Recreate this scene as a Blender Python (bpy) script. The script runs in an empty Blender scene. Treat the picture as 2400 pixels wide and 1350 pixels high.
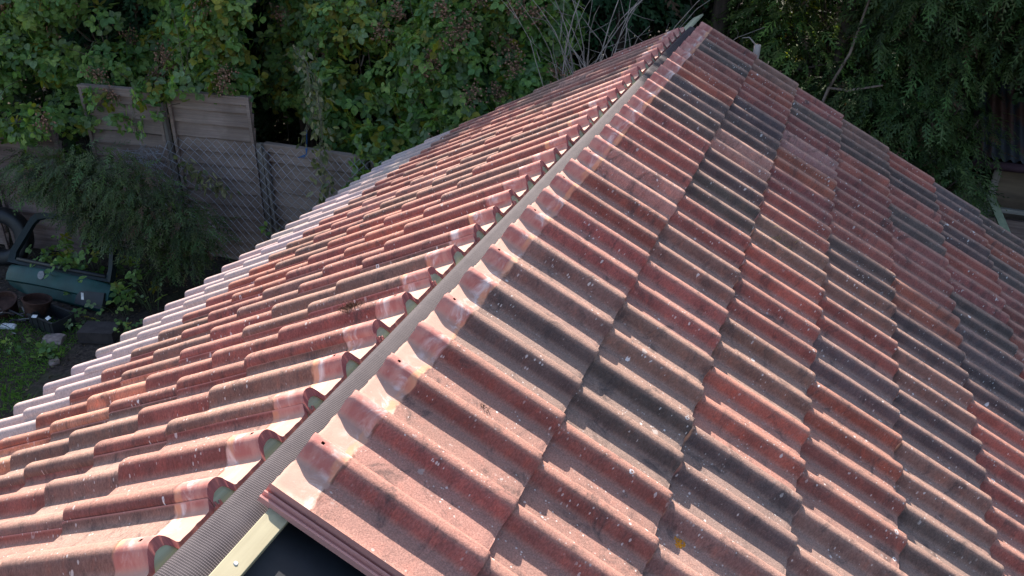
import bpy, math, random
import numpy as np
from mathutils import Vector, Matrix, noise

R = math.radians
rng = np.random.default_rng(7)
random.seed(7)
scene = bpy.context.scene

# ------------------------------------------------------------------ camera
cam_d = bpy.data.cameras.new("camera")
cam = bpy.data.objects.new("camera", cam_d)
scene.collection.objects.link(cam)
cam_d.sensor_width = 36.0
cam_d.lens = 36.0 * 1990.87 / 2400.0
cam_d.clip_start = 0.02
cam_d.clip_end = 2000.0
cam.location = (0.8338, -1.0588, 0.95)
cam.rotation_euler = (R(61.77), R(-0.8), R(20.61))
scene.camera = cam

# ------------------------------------------------------------------ world + sun
SUN_EL, SUN_AZ = 41.5, -27.0          # azimuth from +Y towards +X
world = bpy.data.worlds.new("World")
scene.world = world
world.use_nodes = True
wn = world.node_tree
bg = wn.nodes["Background"]
sky = wn.nodes.new("ShaderNodeTexSky")
sky.sky_type = 'NISHITA'
sky.sun_disc = False
sky.sun_elevation = R(SUN_EL)
sky.sun_rotation = R(SUN_AZ)
sky.air_density = 1.0
sky.dust_density = 1.5
wn.links.new(sky.outputs[0], bg.inputs[0])
bg.inputs[1].default_value = 0.108

sd = bpy.data.lights.new("sun", 'SUN')
sun = bpy.data.objects.new("sun", sd)
scene.collection.objects.link(sun)
sd.energy = 5.0
sd.angle = R(0.5)
sd.color = (1.0, 0.90, 0.81)
to_sun = Vector((math.sin(R(SUN_AZ)) * math.cos(R(SUN_EL)), math.cos(R(SUN_AZ)) * math.cos(R(SUN_EL)), math.sin(R(SUN_EL))))
sun.rotation_euler = (-to_sun).to_track_quat('-Z', 'Y').to_euler()

scene.view_settings.view_transform = 'Standard'
scene.view_settings.look = 'None'
scene.view_settings.exposure = 1.58
scene.view_settings.gamma = 1.0

# ------------------------------------------------------------------ helpers
col = scene.collection


def link(o, parent=None):
    col.objects.link(o)
    if parent is not None:
        o.parent = parent
    return o


def tag(o, label=None, cat=None, group=None, kind=None):
    if label: o["label"] = label
    if cat: o["category"] = cat
    if group: o["group"] = group
    if kind: o["kind"] = kind
    return o


def empty(name, loc=(0, 0, 0)):
    o = bpy.data.objects.new(name, None)
    o.empty_display_size = 0.1
    link(o)
    o.location = loc
    return o


class MB:
    """collects vertices and faces of one mesh; optional per-vertex colour"""
    def __init__(self):
        self.v = []; self.f = []; self.n = 0; self.c = []

    def add(self, verts, faces, colr=None):
        verts = np.asarray(verts, float).reshape(-1, 3)
        self.v.append(verts)
        if isinstance(faces, np.ndarray):
            self.f.extend((faces + self.n).tolist())
        else:
            self.f.extend([[i + self.n for i in f] for f in faces])
        if colr is not None:
            c = np.asarray(colr, float)
            if c.ndim == 1: c = np.tile(c, (len(verts), 1))
            self.c.append(c)
        self.n += len(verts)

    def box(self, a, b, colr=None, M=None):
        x0, y0, z0 = a; x1, y1, z1 = b
        v = np.array([(x0, y0, z0), (x1, y0, z0), (x1, y1, z0), (x0, y1, z0), (x0, y0, z1), (x1, y0, z1), (x1, y1, z1), (x0, y1, z1)], float)
        if M is not None:
            v = np.array([M @ Vector(p) for p in v])
        self.add(v, [(0, 3, 2, 1), (4, 5, 6, 7), (0, 1, 5, 4), (1, 2, 6, 5), (2, 3, 7, 6), (3, 0, 4, 7)], colr)

    def tube(self, pts, r, n=6, colr=None, cap=True):
        pts = np.asarray(pts, float)
        rr = np.broadcast_to(np.asarray(r, float), (len(pts),))
        t = np.gradient(pts, axis=0)
        t /= np.linalg.norm(t, axis=1, keepdims=True) + 1e-12
        ref = np.array([0, 0, 1.0]) if abs(t[0][2]) < 0.9 else np.array([1.0, 0, 0])
        a = np.cross(t, ref); a /= np.linalg.norm(a, axis=1, keepdims=True) + 1e-12
        b = np.cross(t, a)
        ang = np.arange(n) * 2 * math.pi / n
        V = pts[:, None] + rr[:, None, None] * (np.cos(ang)[None, :, None] * a[:, None] + np.sin(ang)[None, :, None] * b[:, None])
        F = []
        for i in range(len(pts) - 1):
            for j in range(n):
                k = (j + 1) % n
                F.append((i * n + j, i * n + k, (i + 1) * n + k, (i + 1) * n + j))
        if cap:
            F.append(tuple(range(n))[::-1]); F.append(tuple((len(pts) - 1) * n + j for j in range(n)))
        self.add(V.reshape(-1, 3), F, colr)

    def build(self, name, mat, parent=None, smooth=False, origin=None):
        me = bpy.data.meshes.new(name)
        V = np.concatenate(self.v) if self.v else np.zeros((0, 3))
        if origin is not None: V = V - np.array(origin)
        me.from_pydata(V.tolist(), [], self.f)
        if self.c:
            C = np.concatenate(self.c)
            at = me.color_attributes.new("tint", 'FLOAT_COLOR', 'POINT')
            C4 = np.ones((len(C), 4)); C4[:, :C.shape[1]] = C
            at.data.foreach_set("color", C4.ravel())
        if smooth: me.polygons.foreach_set("use_smooth", [True] * len(me.polygons))
        me.update()
        o = bpy.data.objects.new(name, me)
        if mat: me.materials.append(mat)
        link(o, parent)
        if origin is not None: o.location = origin
        return o


def new_mat(name, rough=0.8, spec=0.3):
    m = bpy.data.materials.new(name)
    m.use_nodes = True
    nt = m.node_tree
    b = nt.nodes["Principled BSDF"]
    b.inputs["Roughness"].default_value = rough
    b.inputs["Specular IOR Level"].default_value = spec
    return m, nt, b


class NB:
    """tiny node builder"""
    def __init__(self, nt): self.nt = nt

    def node(self, t, **kw):
        n = self.nt.nodes.new(t)
        for k, v in kw.items(): setattr(n, k, v)
        return n

    def set(self, s, v):
        if isinstance(v, bpy.types.NodeSocket): self.nt.links.new(v, s)
        elif isinstance(v, (tuple, list)) and len(v) == 3 and s.type == 'RGBA': s.default_value = (*v, 1)
        else: s.default_value = v

    def math(self, op, a, b=0.0, clamp=False):
        n = self.node("ShaderNodeMath", operation=op); n.use_clamp = clamp
        self.set(n.inputs[0], a); self.set(n.inputs[1], b)
        return n.outputs[0]

    def mix(self, f, a, b, mode='MIX'):
        n = self.node("ShaderNodeMix", data_type='RGBA', blend_type=mode)
        self.set(n.inputs[0], f); self.set(n.inputs[6], a); self.set(n.inputs[7], b)
        return n.outputs[2]

    def noise(self, vec, scale, detail=3.0, rough=0.55, dist=0.0):
        n = self.node("ShaderNodeTexNoise")
        if vec is not None: self.set(n.inputs["Vector"], vec)
        n.inputs["Scale"].default_value = scale; n.inputs["Detail"].default_value = detail
        n.inputs["Roughness"].default_value = rough; n.inputs["Distortion"].default_value = dist
        return n.outputs["Fac"]

    def ramp(self, f, a, b, lo=0.0, hi=1.0):
        n = self.node("ShaderNodeMapRange", interpolation_type='SMOOTHSTEP')
        self.set(n.inputs[0], f)
        n.inputs[1].default_value = a; n.inputs[2].default_value = b; n.inputs[3].default_value = lo; n.inputs[4].default_value = hi
        return n.outputs[0]

    def attr(self, name):
        return self.node("ShaderNodeAttribute", attribute_name=name)

    def bump(self, h, strength, dist, normal=None):
        n = self.node("ShaderNodeBump")
        self.set(n.inputs["Height"], h); n.inputs["Strength"].default_value = strength; n.inputs["Distance"].default_value = dist
        if normal is not None: self.set(n.inputs["Normal"], normal)
        return n.outputs[0]


def obj_coord(nb):
    return nb.node("ShaderNodeTexCoord").outputs["Object"]


def scaled(nb, vec, s):
    n = nb.node("ShaderNodeMapping")
    nb.set(n.inputs[0], vec); n.inputs["Scale"].default_value = s
    return n.outputs[0]


# ------------------------------------------------------------------ materials
def tile_material():
    m, nt, b = new_mat("weathered_concrete_tile", 0.86, 0.25)
    nb = NB(nt)
    uv = nb.node("ShaderNodeUVMap", uv_map="uv").outputs[0]
    sx = nb.node("ShaderNodeSeparateXYZ"); nb.set(sx.inputs[0], uv)
    info = nb.attr("info")            # r = random, g = relief 0..1, b = weathering, a unused
    si = nb.node("ShaderNodeSeparateColor"); nb.set(si.inputs[0], info.outputs["Color"])
    rnd, rel, wea = si.outputs[0], si.outputs[1], si.outputs[2]
    tint = nb.attr("tint").outputs["Color"]
    cv = nb.node("ShaderNodeCombineXYZ")
    nb.set(cv.inputs[0], sx.outputs[0]); nb.set(cv.inputs[1], sx.outputs[1]); nb.set(cv.inputs[2], nb.math('MULTIPLY', rnd, 53.0))
    P = cv.outputs[0]
    n_big = nb.noise(P, 9, 4, 0.6, 0.4)
    n_mid = nb.noise(P, 34, 4, 0.65)
    n_fin = nb.noise(P, 260, 3, 0.7)
    n_gr = nb.noise(P, 700, 2, 0.7)
    c = nb.mix(nb.math('MULTIPLY', nb.ramp(n_big, 0.40, 0.68), nb.math('MULTIPLY', wea, 0.55)), tint, nb.mix(1.0, tint, (0.52, 0.50, 0.52), 'MULTIPLY'))
    c = nb.mix(nb.math('MULTIPLY', nb.ramp(n_mid, 0.48, 0.70), nb.math('MULTIPLY', wea, 0.55)), c, nb.mix(1.0, c, (1.45, 1.12, 0.98), 'MULTIPLY'))
    # dirt settled in the pans; the tan crest film also paints in sunlit tops
    pan = nb.math('SUBTRACT', 1.0, nb.ramp(rel, 0.0, 0.35))
    c = nb.mix(nb.math('MULTIPLY', pan, nb.math('MULTIPLY', wea, 0.52)), c, (0.35, 0.235, 0.185))
    crest = nb.math('MULTIPLY', nb.ramp(rel, 0.72, 1.0), nb.math('MULTIPLY', wea, 0.46))
    c = nb.mix(crest, c, (0.42, 0.252, 0.188))
    # dark algae blotches
    alg = nb.math('MULTIPLY', nb.ramp(nb.noise(P, 15, 6, 0.75, 0.8), 0.50, 0.70), nb.math('MULTIPLY', wea, 0.72))
    c = nb.mix(alg, c, (0.062, 0.048, 0.046))
    # grain
    g = nb.ramp(n_fin, 0.3, 0.72, 0.76, 1.24)
    gc = nb.node("ShaderNodeCombineColor"); [nb.set(gc.inputs[i], g) for i in range(3)]
    c = nb.mix(1.0, c, gc.outputs[0], 'MULTIPLY')
    pale = nb.math('MULTIPLY', nb.ramp(n_gr, 0.66, 0.74), nb.math('MULTIPLY', wea, 0.55))
    c = nb.mix(pale, c, (0.50, 0.42, 0.36))
    # head zone, normally hidden by the tile above: clean pink concrete with efflorescence
    wob = nb.math('MULTIPLY', nb.math('SUBTRACT', nb.noise(P, 30, 2), 0.5), 0.022)
    vv = nb.math('ADD', sx.outputs[1], wob)
    head = nb.math('SUBTRACT', 1.0, nb.ramp(vv, 0.082, 0.088))
    pink = nb.mix(nb.ramp(n_mid, 0.35, 0.65), (0.36, 0.135, 0.115), (0.45, 0.22, 0.18))
    pink = nb.mix(nb.math('MULTIPLY', pan, 0.75), pink, (0.42, 0.285, 0.22))
    eff = nb.math('MULTIPLY', nb.ramp(nb.noise(P, 20, 5, 0.65, 1.2), 0.46, 0.70), nb.ramp(vv, 0.022, 0.060))
    pink = nb.mix(nb.math('MULTIPLY', eff, nb.ramp(rnd, 0.0, 1.0, 0.35, 0.9)), pink, (0.70, 0.63, 0.59))
    orange = nb.math('MULTIPLY', nb.ramp(vv, 0.064, 0.070), nb.ramp(nb.noise(P, 16, 2), 0.42, 0.6))
    pink = nb.mix(nb.math('MULTIPLY', orange, 0.7), pink, (0.62, 0.30, 0.16))
    c = nb.mix(nb.math('MULTIPLY', head, wea), c, pink)
    line = nb.math('MULTIPLY', nb.math('SUBTRACT', nb.ramp(vv, 0.080, 0.084), nb.ramp(vv, 0.086, 0.092)), nb.ramp(n_mid, 0.45, 0.6))
    c = nb.mix(nb.math('MULTIPLY', line, 0.7), c, (0.10, 0.05, 0.035))
    # interlock strip on the verge never weathered
    lock = nb.math('SUBTRACT', 1.0, nb.ramp(sx.outputs[0], -0.126, -0.122))
    c = nb.mix(nb.math('MULTIPLY', lock, wea), c, (0.50, 0.235, 0.20))
    # lichen discs and rings
    def lichen(scale, r0, r1, gate, ring, c, colr, amt):
        v = nb.node("ShaderNodeTexVoronoi", feature='F1', voronoi_dimensions='3D')
        wv = nb.node("ShaderNodeVectorMath", operation='ADD')
        nz = nb.node("ShaderNodeTexNoise"); nb.set(nz.inputs["Vector"], P); nz.inputs["Scale"].default_value = scale * 3.5
        sc = nb.node("ShaderNodeVectorMath", operation='SCALE'); nb.set(sc.inputs[0], nz.outputs["Color"]); sc.inputs["Scale"].default_value = 0.30 / scale
        nb.set(wv.inputs[0], P); nb.set(wv.inputs[1], sc.outputs[0])
        nb.set(v.inputs["Vector"], wv.outputs[0]); v.inputs["Scale"].default_value = scale
        sc2 = nb.node("ShaderNodeSeparateColor"); nb.set(sc2.inputs[0], v.outputs["Color"])
        on = nb.math('MULTIPLY', nb.ramp(sc2.outputs[0], gate, gate + 0.02), nb.ramp(nb.noise(P, 6.0, 2), 0.42, 0.58))
        size = nb.math('MULTIPLY_ADD', sc2.outputs[1], r1 - r0); nt.nodes[-1]
        size_n = size.node; size_n.inputs[2].default_value = r0
        d = nb.math('DIVIDE', v.outputs["Distance"], size)
        disc = nb.math('SUBTRACT', 1.0, nb.ramp(d, 0.8, 1.0))
        if ring: disc = nb.math('MULTIPLY', disc, nb.ramp(d, 0.40, 0.58))
        f = nb.math('MULTIPLY', nb.math('MULTIPLY', disc, on), nb.math('MULTIPLY', wea, amt))
        f = nb.math('MULTIPLY', f, nb.math('SUBTRACT', 1.0, nb.math('MULTIPLY', head, 0.8)))
        return nb.mix(f, c, colr)
    c = lichen(26, 0.05, 0.26, 0.93, False, c, (0.45, 0.40, 0.36), 0.60)
    c = lichen(60, 0.08, 0.30, 0.84, False, c, (0.62, 0.56, 0.52), 0.80)
    c = lichen(130, 0.12, 0.36, 0.78, False, c, (0.60, 0.54, 0.50), 0.75)
    c = lichen(34, 0.15, 0.28, 0.965, True, c, (0.70, 0.68, 0.66), 0.95)
    nb.set(b.inputs["Base Color"], c)
    h = nb.math('ADD', nb.math('MULTIPLY', n_fin, 0.6), nb.math('MULTIPLY', n_gr, 0.5))
    h = nb.math('ADD', h, nb.math('MULTIPLY', n_mid, 1.2))
    fade = nb.math('MULTIPLY', nb.math('SUBTRACT', 1.0, nb.math('MULTIPLY', head, 0.6)), nb.math('MULTIPLY_ADD', wea, 0.7))
    fade.node.inputs[2].default_value = 0.3
    nb.set(b.inputs["Normal"], nb.bump(nb.math('MULTIPLY', h, fade), 0.55, 0.0022))
    return m


def leaf_material(name, transl=0.45, rough=0.5, spec=0.3):
    m = bpy.data.materials.new(name); m.use_nodes = True
    nt = m.node_tree; nt.nodes.clear(); nb = NB(nt)
    out = nb.node("ShaderNodeOutputMaterial")
    pb = nb.node("ShaderNodeBsdfPrincipled"); pb.inputs["Roughness"].default_value = rough; pb.inputs["Specular IOR Level"].default_value = spec
    tr = nb.node("ShaderNodeBsdfTranslucent")
    t = nb.attr("tint").outputs["Color"]
    n = nb.noise(obj_coord(nb), 35, 2)
    g = nb.ramp(n, 0.3, 0.7, 0.8, 1.2)
    gc = nb.node("ShaderNodeCombineColor"); [nb.set(gc.inputs[i], g) for i in range(3)]
    t = nb.mix(1.0, t, gc.outputs[0], 'MULTIPLY')
    nb.set(pb.inputs["Base Color"], t)
    nb.set(tr.inputs["Color"], nb.mix(1.0, t, (1.7, 1.9, 0.6), 'MULTIPLY'))
    mx = nb.node("ShaderNodeMixShader"); mx.inputs[0].default_value = transl
    nt.links.new(pb.outputs[0], mx.inputs[1]); nt.links.new(tr.outputs[0], mx.inputs[2]); nt.links.new(mx.outputs[0], out.inputs[0])
    return m


def wood_material(name, c1, c2, grain=(3, 3, 60), rough=0.75, bump=0.3, knots=True, amt=0.55):
    m, nt, b = new_mat(name, rough, 0.25); nb = NB(nt)
    co = obj_coord(nb)
    g = nb.noise(scaled(nb, co, grain), 1.0, 5, 0.6, 0.4)
    blot = nb.noise(co, 2.2, 4, 0.6)
    c = nb.mix(nb.ramp(g, 0.3, 0.7), c1, c2)
    c = nb.mix(nb.math('MULTIPLY', nb.ramp(blot, 0.4, 0.68), amt), c, nb.mix(1.0, c, (0.45, 0.42, 0.40), 'MULTIPLY'))
    nb.set(b.inputs["Base Color"], c)
    nb.set(b.inputs["Normal"], nb.bump(g, bump, 0.004))
    return m


def plain_material(name, colr, rough=0.6, spec=0.4, var=0.25, scale=12, metal=0.0, bump=0.0):
    m, nt, b = new_mat(name, rough, spec); nb = NB(nt)
    n = nb.noise(obj_coord(nb), scale, 5, 0.6)
    dark = tuple(c * (1 - var) for c in colr); lite = tuple(min(1, c * (1 + var)) for c in colr)
    nb.set(b.inputs["Base Color"], nb.mix(nb.ramp(n, 0.32, 0.68), dark, lite))
    b.inputs["Metallic"].default_value = metal
    if bump: nb.set(b.inputs["Normal"], nb.bump(n, bump, 0.01))
    return m


M_TILE = tile_material()
M_LEAF = leaf_material("bramble_leaf", 0.42)
M_CONIFER = leaf_material("conifer_foliage", 0.30, 0.6)
M_BATTEN = wood_material("treated_batten", (0.31, 0.275, 0.175), (0.41, 0.375, 0.25), (14, 1.2, 40), 0.7, 0.25, amt=0.35)
M_GREENBATTEN = wood_material("green_treated_batten", (0.29, 0.295, 0.195), (0.39, 0.39, 0.27), (30, 1.5, 90), 0.7, 0.3, amt=0.35)
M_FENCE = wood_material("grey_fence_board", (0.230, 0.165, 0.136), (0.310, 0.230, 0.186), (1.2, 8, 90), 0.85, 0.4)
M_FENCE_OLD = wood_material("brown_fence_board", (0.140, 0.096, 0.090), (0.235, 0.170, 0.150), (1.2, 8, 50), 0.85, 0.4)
M_POST = wood_material("fence_post_wood", (0.14, 0.115, 0.10), (0.22, 0.19, 0.16), (30, 30, 2), 0.85, 0.3)
M_BARK = wood_material("bark", (0.050, 0.035, 0.028), (0.115, 0.080, 0.062), (14, 14, 2), 0.95, 0.8)
M_TWIG = plain_material("dead_twig", (0.38, 0.30, 0.26), 0.9, 0.1, 0.3, 8)
M_BRANCH = plain_material("pale_branch", (0.20, 0.145, 0.115), 0.9, 0.1, 0.3, 8)
M_WIRE = plain_material("galvanised_wire", (0.32, 0.31, 0.33), 0.5, 0.5, 0.2, 20, 0.3)
M_BLACKSHEET = plain_material("black_underlay", (0.012, 0.013, 0.016), 0.55, 0.3, 0.3, 6)
M_TEAL = plain_material("teal_car_paint", (0.005, 0.046, 0.042), 0.5, 0.35, 0.3, 4)
M_BLACKPLASTIC = plain_material("black_plastic", (0.014, 0.015, 0.018), 0.5, 0.4, 0.3, 10)
M_TWINE = plain_material("blue_twine", (0.03, 0.12, 0.30), 0.7, 0.2, 0.2, 30)
M_STONE = plain_material("rubble_stone", (0.24, 0.185, 0.165), 0.9, 0.2, 0.35, 14, 0, 0.6)
M_CERAMIC = plain_material("rusty_tub", (0.045, 0.022, 0.017), 0.8, 0.2, 0.45, 10)
M_WHITE = plain_material("white_scrap", (0.55, 0.55, 0.56), 0.6, 0.3, 0.2, 20)


def membrane_material():
    m, nt, b = new_mat("woven_ridge_membrane", 0.75, 0.22); nb = NB(nt)
    uv = nb.node("ShaderNodeUVMap", uv_map="uv").outputs[0]
    def wave(direction, scale, dist=0.0):
        w = nb.node("ShaderNodeTexWave", wave_type='BANDS', bands_direction=direction, wave_profile='SIN')
        nb.set(w.inputs["Vector"], uv); w.inputs["Scale"].default_value = scale
        w.inputs["Distortion"].default_value = dist; w.inputs["Detail"].default_value = 1
        return w.outputs["Fac"]
    weave = nb.math('MULTIPLY', nb.ramp(wave('X', 100), 0.0, 1.0, 0.45, 1.0), nb.ramp(wave('Y', 66, 0.6), 0.0, 1.0, 0.15, 0.95))
    nz = nb.noise(uv, 14, 4, 0.6)
    dusty = nb.ramp(nz, 0.3, 0.75)
    c = nb.mix(nb.ramp(weave, 0.15, 0.80), (0.016, 0.013, 0.016), (0.098, 0.082, 0.090))
    c = nb.mix(nb.math('MULTIPLY', dusty, 0.30), c, (0.100, 0.086, 0.088))
    nb.set(b.inputs["Base Color"], c)
    h = nb.math('ADD', weave, nb.math('MULTIPLY', nz, 0.8))
    nb.set(b.inputs["Normal"], nb.bump(h, 0.5, 0.0010))
    return m


M_MEMBRANE = membrane_material()

# ------------------------------------------------------------------ roof frame
PITCH = 29.01
cp, sp = math.cos(R(PITCH)), math.sin(R(PITCH))


def SL(v, y, n, side=1):
    """point on a slope: v down the slope from the apex, y along the ridge, n out of the roof"""
    return (side * (v * cp + n * sp), y, -v * sp + n * cp - (0.0109 if side < 0 else 0.0))


def SLA(v, y, n, side=1):
    return np.stack([side * (v * cp + n * sp), y, -v * sp + n * cp - (0.0109 if side < 0 else 0.0)], -1)


VR = [0.467, 0.7712, 1.1054, 1.434, 1.767, 2.0933, 2.423, 2.753]
DYR = [0.007, 0.0062, 0.0036, -0.0053, 0.0052, -0.0008, 0.002, -0.003]
VL = [0.5181, 0.8044, 1.1111, 1.4227, 1.7295, 2.0421, 2.3501]
TILE_L, TH, ROLL_H, ROLL_W = 0.415, 0.014, 0.036, 0.039
DROP = 0.022                    # how far the head lies below the tip plane


def roll(t):
    t = np.minimum(np.abs(t), 1.0)
    return 0.5 + 0.5 * np.cos(np.pi * t ** 1.55)


# cross profile of one tile: mid roll at 0, covering edge roll at +0.15, interlock at the -y side
def tile_profile():
    ys, hs, rel = [], [], []
    def p(y, h, r): ys.append(y); hs.append(h); rel.append(r)
    p(-0.1465, 0.0, .3); p(-0.1460, 0.0125, .3); p(-0.1425, 0.0135, .3); p(-0.1400, 0.0080, .3); p(-0.1365, 0.0085, .3)
    p(-0.1350, 0.0170, .3); p(-0.1320, 0.0175, .3); p(-0.1300, 0.0095, .3); p(-0.1255, 0.0095, .3)
    p(-0.1250, 0.0310, .4)
    for y in np.linspace(-0.1235, -0.1105, 7):
        p(y, TH + ROLL_H * roll((y + 0.15) / ROLL_W) - 0.0008, float(roll((y + 0.15) / ROLL_W)))
    for y in np.linspace(-0.106, -0.045, 9): p(y, TH - 0.002, 0.0)
    for y in [-0.039, -0.036, -0.033, -0.030, -0.027, -0.024, -0.021, -0.018, -0.014, -0.010, -0.0065, -0.0035, 0.0035, 0.0065, 0.010, 0.014, 0.018, 0.021, 0.024, 0.027, 0.030, 0.033, 0.036, 0.039]:
        r_ = float(roll(y / ROLL_W)); p(y, TH - 0.002 + (ROLL_H + 0.002) * r_, r_)
    for y in np.linspace(0.045, 0.105, 8): p(y, TH - 0.002, 0.0)
    for y in [0.111, 0.114, 0.117, 0.120, 0.123, 0.126, 0.129, 0.132, 0.136, 0.140, 0.145, 0.150, 0.155, 0.160, 0.164, 0.168, 0.171, 0.1725]:
        r_ = float(roll((y - 0.15) / ROLL_W)); p(y, TH - 0.002 + (ROLL_H + 0.002) * r_ + (0.002 if y > 0.15 else 0.002 * (y - 0.111) / 0.039), r_)
    p(0.1740, 0.0345, .5); p(0.1742, 0.0240, .4)
    return np.array(ys), np.array(hs), np.array(rel)


PY, PH, PR = tile_profile()
PB = np.maximum(PH - TH, 0.0); PB[0] = 0.0
SV = np.array([0, 0.003, 0.008, 0.0225, 0.0295, 0.055, 0.080, 0.092, 0.12, 0.17, 0.23, 0.29, 0.35, 0.385, 0.400, 0.408, 0.412, 0.415])
NP_, NS = len(PY), len(SV)
HOLE_J = int(np.where(np.isclose(PY, -0.0035))[0][0])


def tile_mesh_arrays(side, vtip, y0, tint, wea, seed, k=1, dn=0.0):
    r_ = np.random.default_rng(seed)
    cut = 0.0 if k else (-0.016 if side > 0 else 0.019)      # the top course was trimmed / is longer
    rot = r_.normal(0, 0.0038); dn = r_.normal(0, 0.0009)
    ph = r_.uniform(0, 100)
    V = np.tile(SV[:, None], (1, NP_)); Y = np.tile(PY[None], (NS, 1)); H = np.tile(PH[None], (NS, 1)).copy()
    # low-frequency irregularity
    nz = np.array([[noise.noise((y * 14, v * 7, ph)) for y in PY] for v in SV])
    H += nz * 0.0012
    # ragged head and tip edges
    e1 = np.array([noise.noise((y * 120, ph, 1.0)) for y in PY]); e2 = np.array([noise.noise((y * 100, ph, 7.0)) for y in PY])
    e3 = np.array([noise.noise((y * 35, ph, 3.0)) for y in PY])
    V[0] += e1 * 0.0022 + e3 * 0.002; V[1] += e1 * 0.0010 + e3 * 0.002; V[2] += e3 * 0.001
    V[-1] += e2 * 0.0016; V[-2] += e2 * 0.0014; V[-3] += e2 * 0.0008
    if wea > 0.3 and r_.random() < 0.55:            # a chip out of the tip
        c0 = r_.choice([0.0, 0.15]) + r_.normal(0, 0.012); w0 = r_.uniform(0.004, 0.012)
        g = np.exp(-((PY - c0) / w0) ** 2)
        V[-1] -= g * 0.006; V[-2] -= g * 0.004; H[-1] -= g * 0.003; H[-2] -= g * 0.0015
    H[-1] -= 0.0055 * np.clip(PR * 1.2, .35, 1); H[-2] -= 0.0024; H[-3] -= 0.0009
    H[0] -= 0.0012
    if k > 0:                                        # the part under the tile above is moulded slimmer
        slim = (SV < 0.081)[:, None] * (PR * (1 - PR) * 4)[None]
        H -= slim * 0.0075 + (SV < 0.081)[:, None] * 0.0012
    top_h, top_v, top_y = H, V, Y
    jb = np.arange(NP_)
    Bv = np.stack([V[0] + 0.0005, V[-1] - 0.0005]); Bh = np.tile(PB[None], (2, 1)); By = np.tile(PY[None], (2, 1))
    Bh[1] = np.minimum(Bh[1], H[-1] - 0.004)
    Bh = np.maximum(Bh, -0.0005)
    if side < 0 and k == 0: Bh[0] -= 0.008
    allv = np.concatenate([V.ravel(), Bv.ravel(), V[0], Bv[0], V[-1], Bv[1]])
    ally = np.concatenate([Y.ravel(), By.ravel(), PY, PY, PY, PY])
    allh = np.concatenate([H.ravel(), Bh.ravel(), H[0], Bh[0], H[-1], Bh[1]])
    allr = np.concatenate([np.tile(PR, NS), np.tile(PR, 2), PR, PR, PR, PR])
    nT = NS * NP_
    F = []
    for i in range(NS - 1):
        for j in range(NP_ - 1):
            if i == 3 and j in (HOLE_J,): continue
            a = i * NP_ + j
            F.append((a, a + NP_, a + NP_ + 1, a + 1))
    nsm = len(F)
    for j in range(NP_ - 1):                         # underside
        a = nT + j
        F.append((a, a + 1, a + NP_ + 1, a + NP_))
    h0 = nT + 2 * NP_
    for j in range(NP_ - 1):                         # head face and tip face
        F.append((h0 + j, h0 + j + 1, h0 + NP_ + j + 1, h0 + NP_ + j))
        t0 = h0 + 2 * NP_
        F.append((t0 + j, t0 + NP_ + j, t0 + NP_ + j + 1, t0 + j + 1))
    for i in range(1):                               # long edge closing strip on the covering side
        e = [k * NP_ + NP_ - 1 for k in range(NS)]
        for k in range(NS - 1):
            pass
        F.append((nT + NP_ - 1,) + tuple(e) + (nT + 2 * NP_ - 1,))
    # placement: head at vtip - L, the tip crest touches n = 0
    v_abs = vtip - TILE_L + allv - cut * (1 - allv / TILE_L)
    drop = 0.014 if (side < 0 and k == 0) else DROP
    n_abs = allh - (TH + ROLL_H) + dn - drop * (1 - allv / TILE_L)
    yy = ally + rot * (allv - 0.2)
    if side > 0:
        pts = SLA(v_abs, y0 + yy, n_abs, 1)
    else:
        pts = SLA(v_abs, y0 - yy, n_abs, -1)
    uv = np.stack([ally, allv], -1)
    # head and tip faces: push uv outwards so that the weathering does not smear on the cut faces
    info = np.stack([np.full(len(allv), r_.random()), allr, np.full(len(allv), wea)], -1)
    tc = np.tile(np.array(tint), (len(allv), 1))
    edge = slice(h0, h0 + 4 * NP_)
    tc[h0:h0 + 2 * NP_] = (0.25, 0.060, 0.062)       # raw cut edge at the head
    info[h0:h0 + 2 * NP_, 2] = 0.15
    info[h0 + 2 * NP_:, 2] *= 0.8
    return pts, F, nsm, uv, info, tc


def build_tiles(name, items, parent):
    """items: list of array tuples -> one mesh object"""
    Vs, Fs, UV, IN, TC, SM = [], [], [], [], [], []
    n = 0
    for pts, F, nsm, uv, info, tc in items:
        Vs.append(pts); Fs.extend([tuple(i + n for i in f) for f in F]); UV.append(uv); IN.append(info); TC.append(tc)
        SM += [True] * nsm + [False] * (len(F) - nsm)
        n += len(pts)
    V = np.concatenate(Vs); org = V.mean(0)
    me = bpy.data.meshes.new(name)
    me.from_pydata((V - org).tolist(), [], Fs)
    U = np.concatenate(UV); I = np.concatenate(IN); T = np.concatenate(TC)
    li = np.zeros(len(me.loops), dtype=np.int32); me.loops.foreach_get("vertex_index", li)
    ul = me.uv_layers.new(name="uv"); ul.data.foreach_set("uv", U[li].ravel())
    for nm, A in (("info", I), ("tint", T)):
        at = me.color_attributes.new(nm, 'FLOAT_COLOR', 'POINT')
        A4 = np.ones((len(A), 4)); A4[:, :3] = A
        at.data.foreach_set("color", A4.ravel())
    me.polygons.foreach_set("use_smooth", SM)
    me.materials.append(M_TILE); me.update()
    me.set_sharp_from_angle(angle=R(50))
    o = bpy.data.objects.new(name, me); link(o, parent); o.location = org
    return o


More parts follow.
